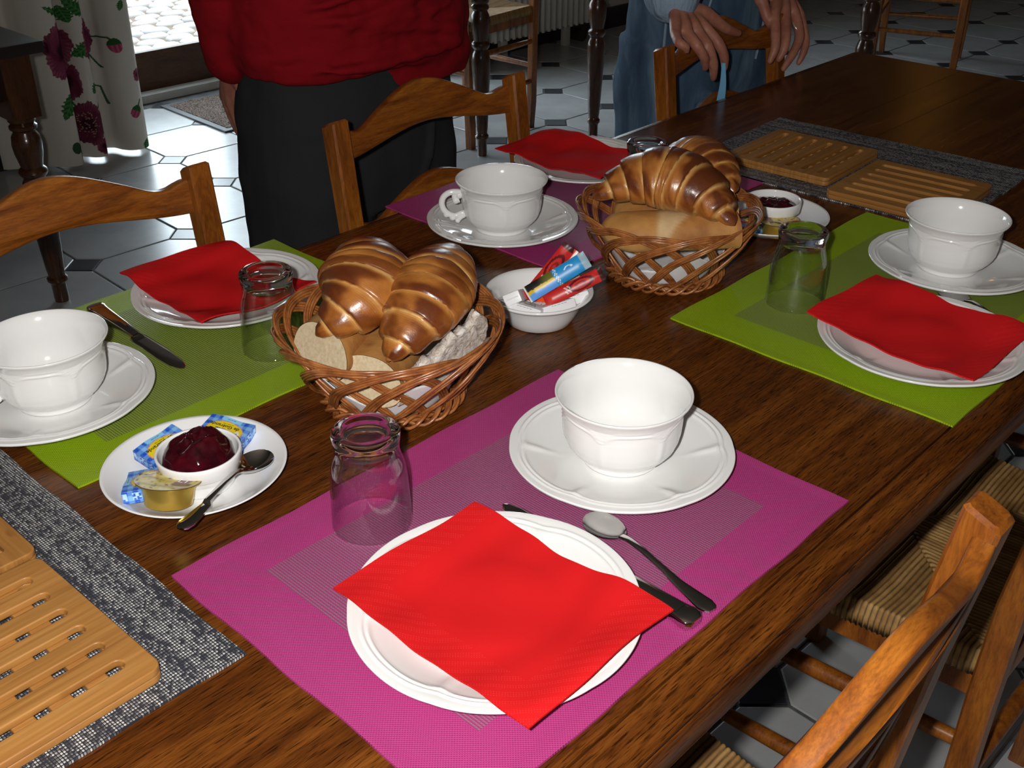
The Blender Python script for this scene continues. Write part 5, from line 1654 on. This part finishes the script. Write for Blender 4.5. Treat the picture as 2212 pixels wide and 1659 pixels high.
def hand(mb, wrist, knuck, fingers, thumb, r=1.0, back=(0, -1, .4)):
    """knuck: four knuckle points index to little; fingers: lists of joints from each knuckle to tip; thumb: joints from the palm's side"""
    W = Vector(wrist); bk = Vector(back).normalized()
    for i, (K, F) in enumerate(zip(knuck, fingers)):
        K = Vector(K)
        s = (1.0, 1.03, .98, .86)[i] * r
        side = W + (K - W) * .12
        limb(mb, [side, side.lerp(K, .55) + bk * .002, K], [.0135 * s, .0125 * s, .0112 * s], 4, 10)
        P = [K] + [Vector(q) for q in F]
        rad = [.0108 * s] + [(.0098, .0088, .0078)[min(q, 2)] * s for q in range(len(F) - 1)] + [.0062 * s]
        limb(mb, P, rad, 4, 10)
        for q in (1, 2):
            if q < len(P) - 0 and q < len(P) - 1:
                c = P[q]; rr_ = .0106 * s if q == 1 else .0094 * s
                sv, sf = lathe_vf([(0, -rr_)] + [(rr_ * sin(pi * h / 6), -rr_ * cos(pi * h / 6)) for h in range(1, 6)] + [(0, rr_)], 10)
                mb.add([(a + c.x, b_ + c.y, c_ + c.z) for a, b_, c_ in sv], sf)
    # flesh of the palm between the metacarpals
    for i in range(3):
        a, b = Vector(knuck[i]), Vector(knuck[i + 1])
        limb(mb, [W.lerp(a, .25).lerp(W.lerp(b, .25), .5) - bk * .004, W.lerp(a, .82).lerp(W.lerp(b, .82), .5) - bk * .004], [.0135 * r, .0098 * r], 4, 10)
    T = [W + (Vector(knuck[0]) - W) * .22] + [Vector(q) for q in thumb]
    limb(mb, T, [.0145 * r, .0135 * r, .0112 * r, .0098 * r, .0070 * r][:len(T)], 4, 10)
def head(mb, x, y, z, s=1.0, face=(0, -1)):
    """skull, jaw, nose, brow and ears, as one body with the neck"""
    fx, fy = face
    ell(mb, [(x - fx * .01, y - fy * .01, z - .13 * s, .035 * s, .045 * s, 2), (x + fx * .02, y + fy * .02, z - .10 * s, .052 * s, .068 * s, 2), (x + fx * .012, y + fy * .012, z - .05 * s, .066 * s, .088 * s, 2), (x, y, z, .073 * s, .094 * s, 2), (x - fx * .006, y - fy * .006, z + .05 * s, .074 * s, .096 * s, 2), (x - fx * .008, y - fy * .008, z + .09 * s, .060 * s, .080 * s, 2), (x - fx * .01, y - fy * .01, z + .118 * s, .026 * s, .036 * s, 2)], 24)
    limb(mb, [(x + fx * .085, y + fy * .085, z + .018), (x + fx * .112, y + fy * .112, z - .030), (x + fx * .088, y + fy * .088, z - .038)], [.008, .013, .010], 3, 8)
    for s_ in (-1, 1):
        ex, ey = x + fy * s_ * .072, y - fx * s_ * .072
        limb(mb, [(ex, ey, z + .02), (ex + fy * s_ * .008, ey, z), (ex, ey, z - .035)], [.009, .014, .008], 3, 8)
        limb(mb, [(x + fx * .082 + fy * s_ * .012, y + fy * .082 - fx * s_ * .012, z + .03), (x + fx * .074 + fy * s_ * .05, y + fy * .074 - fx * s_ * .05, z + .03)], [.008, .008], 3, 8)
    limb(mb, [(x + fx * .088 - fy * .02, y + fy * .088 + fx * .02, z - .066), (x + fx * .095, y + fy * .095, z - .066), (x + fx * .088 + fy * .02, y + fy * .088 - fx * .02, z - .066)], [.005, .008, .005], 3, 8)

# --- the person in the red sweater, standing behind the middle chair
px, py = .545, 1.085
p1 = thing('person', 'standing person in a red sweater and charcoal trousers, hands at the sides', 'person', (0, 0, 0))
mb = MB()
for s_, fx in ((-1, -.095), (1, .095)):
    limb(mb, [(px + fx, py, .02), (px + fx * 1.02, py - .005, -.28), (px + fx * 1.02, py + .01, -.66)], [.085, .056, .040], 5, 14)
    limb(mb, [(px + fx * 1.02, py + .03, -.705), (px + fx * 1.1, py - .05, -.712), (px + fx * 1.15, py - .14, -.722)], [.036, .034, .020], 4, 12)
ell(mb, [(px, py, -.06, .15, .10, 2.2), (px, py, .04, .185, .12, 2.2), (px, py, .2, .165, .11, 2.2), (px, py, .40, .165, .10, 2.2), (px, py, .58, .16, .085, 2.2), (px, py, .645, .07, .06, 2)], 24)
limb(mb, [(px, py + .005, .60), (px, py - .005, .72)], [.055, .052], 4, 12)
head(mb, px, py - .02, .82)
limb(mb, [(px - .155, py + .01, .57), (px - .200, py + .03, .33), (px - .188, py + .055, .16), (px - .178, py + .065, .105)], [.050, .042, .034, .027], 5, 14)
kn = [(px - .165, py + .080, .020), (px - .168, py + .100, .018), (px - .165, py + .120, .020), (px - .160, py + .136, .028)]
fg = [[(k[0] + .010, k[1] - .002, k[2] - .040), (k[0] + .020, k[1], k[2] - .062), (k[0] + .032, k[1] + .002, k[2] - .076)] for k in kn]
hand(mb, (px - .178, py + .075, .105), kn, fg, [(px - .172, py + .050, .055), (px - .162, py + .040, .030), (px - .150, py + .038, .008)], 1.0, (-1, 0, 0))
limb(mb, [(px + .155, py + .01, .57), (px + .205, py + .06, .33), (px + .185, py + .10, .16), (px + .175, py + .11, .11)], [.050, .042, .034, .027], 5, 14)
kn = [(px + .195, py + .085, .030), (px + .188, py + .105, .024), (px + .182, py + .125, .024), (px + .178, py + .143, .030)]
fg = [[(k[0] - .004, k[1] - .002, k[2] - .040), (k[0] - .010, k[1], k[2] - .062), (k[0] - .018, k[1] + .002, k[2] - .078)] for k in kn]
hand(mb, (px + .178, py + .112, .11), kn, fg, [(px + .185, py + .07, .065), (px + .182, py + .055, .04), (px + .178, py + .05, .018)], 1.0, (1, 0, 0))
melt('body', mb, .0045, M['skin'], p1, 3)
mb = MB()
ell(mb, [(px, py - .01, .60, .085, .075, 2), (px, py, .57, .165, .10, 2.2), (px, py, .50, .195, .122, 2.3), (px, py - .01, .40, .205, .135, 2.3), (px + .004, py - .015, .30, .212, .142, 2.4), (px + .006, py - .015, .22, .222, .150, 2.4), (px + .008, py - .015, .17, .228, .156, 2.4), (px + .010, py - .012, .135, .226, .158, 2.4), (px + .010, py - .010, .110, .218, .154, 2.4), (px + .008, py - .008, .094, .207, .148, 2.4)], 48)
# the hem dips at the left front and towards the right side
ell(mb, [(px - .085, py - .050, .094, .125, .088, 2.6), (px - .085, py - .050, .13, .134, .096, 2.6)], 32)
ell(mb, [(px + .090, py - .052, .056, .118, .088, 2.6), (px + .095, py - .052, .09, .126, .094, 2.6), (px + .09, py - .05, .13, .128, .09, 2.6)], 32)
limb(mb, [(px - .150, py + .01, .545), (px - .195, py + .02, .43), (px - .210, py + .035, .30), (px - .206, py + .045, .20), (px - .186, py + .060, .105)], [.070, .060, .052, .046, .040], 6, 16)
limb(mb, [(px + .150, py + .01, .545), (px + .200, py + .03, .43), (px + .222, py + .060, .30), (px + .212, py + .080, .20), (px + .190, py + .105, .125)], [.070, .060, .052, .046, .040], 6, 16)
# drapes: diagonal swags across the belly and soft rolls above the hem
for q in range(8):
    z = .118 + q * .034
    P = []
    for i in range(11):
        u = (i - 5) / 5
        P.append((px + .20 * u, py - .164 - .008 * (1 - u * u) + .060 * u ** 4 + (.05 * u ** 8), z + .034 * u * (1 if q > 1 else -.5) + .014 * sin(2.3 * u + q * 1.7)))
    k0 = (q * 3) % 4
    P = P[k0:11 - (q % 3)]
    v, f = tube_vf(cr(P, 3), lerp_list([.002, .009, .0125, .010, .002], len(P) * 3 - 2), 8); mb.add(v, f)
sw = melt('sweater', mb, .0055, M['red_knit'], p1, 4, .5, [(.07, .014, 0), (.03, .005, 0)])
mb = MB()
ell(mb, [(px + .004, py, -.16, .196, .120, 2.6), (px + .004, py, -.08, .204, .130, 2.6), (px + .004, py, .0, .207, .136, 2.5), (px + .004, py, .06, .200, .134, 2.4), (px + .004, py, .12, .185, .125, 2.4)], 40)
for s_ in (-1, 1):
    x = px + s_ * .098
    ell(mb, [(x + s_ * .004, py, -.728, .092, .105, 2.3), (x + s_ * .002, py, -.55, .095, .105, 2.3), (x, py, -.38, .098, .108, 2.4), (x, py, -.22, .103, .114, 2.5), (x, py, -.10, .108, .122, 2.5), (x, py, -.02, .100, .12, 2.4)], 32)
    v, f = tube_vf(cr([(x + s_ * .01, py - .118, -.02), (x + s_ * .008, py - .116, -.25), (x + s_ * .006, py - .107, -.5), (x + s_ * .006, py - .103, -.72)], 6), .006, 8); mb.add(v, f)
v, f = tube_vf(cr([(px + .09, py - .134, .03), (px + .085, py - .135, -.05), (px + .06, py - .128, -.12), (px + .02, py - .12, -.16)], 5), .0045, 8); mb.add(v, f)
v, f = tube_vf(cr([(px - .13, py - .128, .0), (px - .115, py - .130, -.05), (px - .10, py - .130, -.10)], 5), .0045, 8); mb.add(v, f)
melt('trousers', mb, .0065, M['trouser'], p1, 5, .5, [(.09, .010, 0)])
mb = MB()
for s_ in (-1, 1): limb(mb, [(px + s_ * .098, py + .05, -.708), (px + s_ * .105, py - .06, -.712), (px + s_ * .11, py - .15, -.718)], [.030, .030, .022], 4, 12)
melt('shoes', mb, .006, M['blackwood'], p1, 3)
mb = MB(); ell(mb, [(px, py + .012, .80, .070, .082, 2), (px, py + .008, .87, .082, .102, 2), (px, py, .93, .066, .088, 2), (px, py, .955, .03, .04, 2)], 24)
melt('hair', mb, .007, M['hair'], p1, 3)

# --- the person in jeans, holding the far chair's back
qx, qy = 1.432, .935
p2 = thing('person', 'standing person in faded jeans and pale blue cuffs holding the back of the far chair', 'person', (0, 0, 0))
mb = MB()
for fx in (-.105, .105):
    limb(mb, [(qx + fx, qy, .04), (qx + fx * 1.02, qy, -.28), (qx + fx * 1.03, qy + .01, -.66)], [.088, .058, .042], 5, 14)
    limb(mb, [(qx + fx * 1.02, qy + .03, -.705), (qx + fx * 1.1, qy - .05, -.712), (qx + fx * 1.15, qy - .14, -.722)], [.036, .034, .020], 4, 12)
ell(mb, [(qx, qy, -.04, .15, .10, 2.2), (qx, qy, .06, .17, .11, 2.2), (qx, qy, .25, .16, .11, 2.2), (qx, qy - .03, .46, .175, .105, 2.2), (qx, qy - .05, .66, .17, .09, 2.2), (qx, qy - .06, .73, .07, .06, 2)], 24)
limb(mb, [(qx, qy - .05, .68), (qx, qy - .075, .80)], [.057, .054], 4, 12)
head(mb, qx, qy - .095, .905)
# their right arm (image left) and hand, resting on the chair's top slat
def bend(K, Pp, Tp):
    K, Pp, Tp = Vector(K), Vector(Pp), Vector(Tp)
    D = Pp.lerp(Tp, .55) + Vector((0, -.005, .002))
    return [tuple(Pp), tuple(D), tuple(Tp)]
WL = (1.034, .738, .158)
limb(mb, [(qx - .18, qy - .05, .65), (1.10, qy - .01, .42), (1.065, .82, .250), WL], [.052, .043, .034, .0265], 5, 14)
knL = [(1.068, .686, .114), (1.037, .682, .113), (1.004, .682, .117), (.974, .688, .122)]
pipL = [(1.070, .660, .094), (1.030, .656, .096), (.998, .656, .101), (.954, .664, .112)]
tipL = [(1.087, .652, .046), (1.050, .650, .036), (1.024, .652, .058), (.964, .654, .097)]
hand(mb, WL, knL, [bend(k, p, t_) for k, p, t_ in zip(knL, pipL, tipL)], [(1.078, .705, .140), (1.102, .692, .124), (1.128, .682, .106), (1.160, .676, .094)], 1.06, (-.2, -.8, .6))
# their left arm (image right) with the ring finger over the slat
WR = (1.385, .738, .146)
limb(mb, [(qx + .18, qy - .05, .65), (1.50, qy + .01, .42), (1.425, .82, .245), WR], [.052, .043, .034, .0265], 5, 14)
knR = [(1.296, .684, .108), (1.332, .682, .104), (1.370, .682, .098), (1.402, .688, .090)]
pipR = [(1.268, .660, .076), (1.298, .655, .072), (1.352, .655, .062), (1.386, .660, .050)]
tipR = [(1.242, .650, .032), (1.272, .649, .030), (1.296, .650, .008), (1.356, .652, .008)]
hand(mb, WR, knR, [bend(k, p, t_) for k, p, t_ in zip(knR, pipR, tipR)], [(1.290, .716, .140), (1.280, .700, .122), (1.278, .690, .104), (1.284, .682, .086)], 1.06, (.1, -.8, .6))
melt('body', mb, .0034, M['skin'], p2, 3)
mbr = MB()
pts = [(.0118 * cos(2 * pi * k / 28), .0118 * sin(2 * pi * k / 28), 0) for k in range(28)]
v, f = tube_vf(pts, .0016, 8, closed=True); mbr.add(v, f)
rg = mbr.make('ring', plain('polished_ring', (.80, .76, .68), .25, .6), p2, loc=(1.3590, .6660, .0760), rot=(radians(42), radians(14), 0)); tag(rg, 'shiny metal ring on the ring finger')
mb = MB()
ell(mb, [(qx, qy, -.12, .188, .120, 2.5), (qx, qy, -.04, .200, .130, 2.5), (qx, qy, .06, .200, .132, 2.4), (qx, qy, .16, .190, .125, 2.4), (qx, qy, .26, .178, .118, 2.4)], 40)
for s_ in (-1, 1):
    x = qx + s_ * .110
    ell(mb, [(x + s_ * .020, qy, -.728, .098, .105, 2.2), (x + s_ * .016, qy, -.55, .097, .104, 2.2), (x + s_ * .010, qy, -.38, .098, .108, 2.3), (x + s_ * .004, qy, -.22, .102, .114, 2.4), (x, qy, -.08, .106, .122, 2.5), (x, qy, .02, .098, .12, 2.4)], 32)
for q in range(9):
    z = -.10 - q * .045
    P = [(qx - .19 + .15 * i / 4, qy - .118 - .01 * sin(pi * i / 4), z + .03 * sin(i * 1.3 + q)) for i in range(5)]
    v, f = tube_vf(cr(P, 4), .006, 8); mb.add(v, f)
jn = melt('jeans', mb, .0065, M['denim'], p2, 5, .5, [(.08, .012, 0)])
sp = cr([(qx - .155, qy - .125, .16), (qx - .172, qy - .120, .10), (qx - .188, qy - .108, .05), (qx - .199, qy - .075, .0)], 6)
v, f = tube_vf(sp, .0028, 6); ob('pocket_seam', v, f, M['seam'], p2)
v, f = tube_vf(cr([(qx - .205, qy - .045, .10), (qx - .207, qy - .04, -.1), (qx - .207, qy - .03, -.3), (qx - .222, qy - .03, -.7)], 8), .003, 6); ob('side_seam', v, f, M['seam'], p2)
v, f = tube_vf(cr([(qx + .012, qy - .142, .16), (qx + .006, qy - .144, .06), (qx - .004, qy - .140, -.02)], 6), .0028, 6); ob('fly_seam', v, f, M['seam'], p2)
mb = MB()
ell(mb, [(qx, qy - .05, .74, .085, .075, 2), (qx, qy - .045, .70, .18, .105, 2.2), (qx, qy - .04, .60, .20, .125, 2.3), (qx, qy - .02, .45, .195, .13, 2.3), (qx, qy, .30, .19, .13, 2.4), (qx, qy, .19, .193, .135, 2.4)], 40)
def sleeve(pts, rad, n=22):
    P = cr(pts, 6); R = lerp_list(rad, len(P)); limb(mb, [tuple(p) for p in P], R, 1, n)
sleeve([(qx - .17, qy - .045, .64), (1.13, qy + .0, .46), (1.085, .865, .310), (1.048, .775, .205), (1.040, .746, .168)], [.072, .062, .054, .050, .052])
sleeve([(qx + .17, qy - .045, .64), (1.52, qy + .0, .46), (1.470, .865, .300), (1.415, .785, .205), (1.405, .765, .185)], [.072, .062, .052, .046, .047])
melt('shirt', mb, .0065, M['shirt'], p2, 4, .5, [(.05, .008, 0)])
mb = MB()
for s_ in (-1, 1): limb(mb, [(qx + s_ * .12, qy + .05, -.708), (qx + s_ * .127, qy - .06, -.712), (qx + s_ * .13, qy - .15, -.718)], [.030, .030, .022], 4, 12)
melt('shoes', mb, .006, M['blackwood'], p2, 3)
mb = MB(); ell(mb, [(qx, qy - .065, .895, .070, .082, 2), (qx, qy - .07, .955, .082, .102, 2), (qx, qy - .075, 1.015, .066, .088, 2), (qx, qy - .075, 1.04, .03, .04, 2)], 24)
melt('hair', mb, .007, M['hair'], p2, 3)
# a light blue strap hanging from the fingers
v, f = [], []
SP = cr([(1.070, .6445, .060), (1.074, .644, .020), (1.075, .648, -.030), (1.075, .655, -.10), (1.072, .66, -.17)], 6)
for i, p in enumerate(SP):
    a = .9 - .5 * i / len(SP); wd = .0030 + .0045 * smooth01(i / 12)
    for sx in (-1, 1): v.append((p.x + sx * wd * cos(a), p.y - sx * wd * sin(a) - .0008, p.z))
    for sx in (1, -1): v.append((p.x + sx * wd * cos(a), p.y - sx * wd * sin(a) + .0008, p.z))
m = len(SP)
for i in range(m - 1):
    for k in range(4): f.append((i * 4 + k, i * 4 + (k + 1) % 4, (i + 1) * 4 + (k + 1) % 4, (i + 1) * 4 + k))
f += [(3, 2, 1, 0), tuple((m - 1) * 4 + k for k in range(4))]
tag(ob('strap', v, f, M['strap'], None, True, 40), 'light blue strap hanging from the fingers over the far chair', 'strap')
# ------------------------------------------------------------------ lift the whole place so that the floor lies at 0
for o in S.objects:
    if o.parent is None and o.type not in ('CAMERA', 'LIGHT'):
        o.location.z += UP
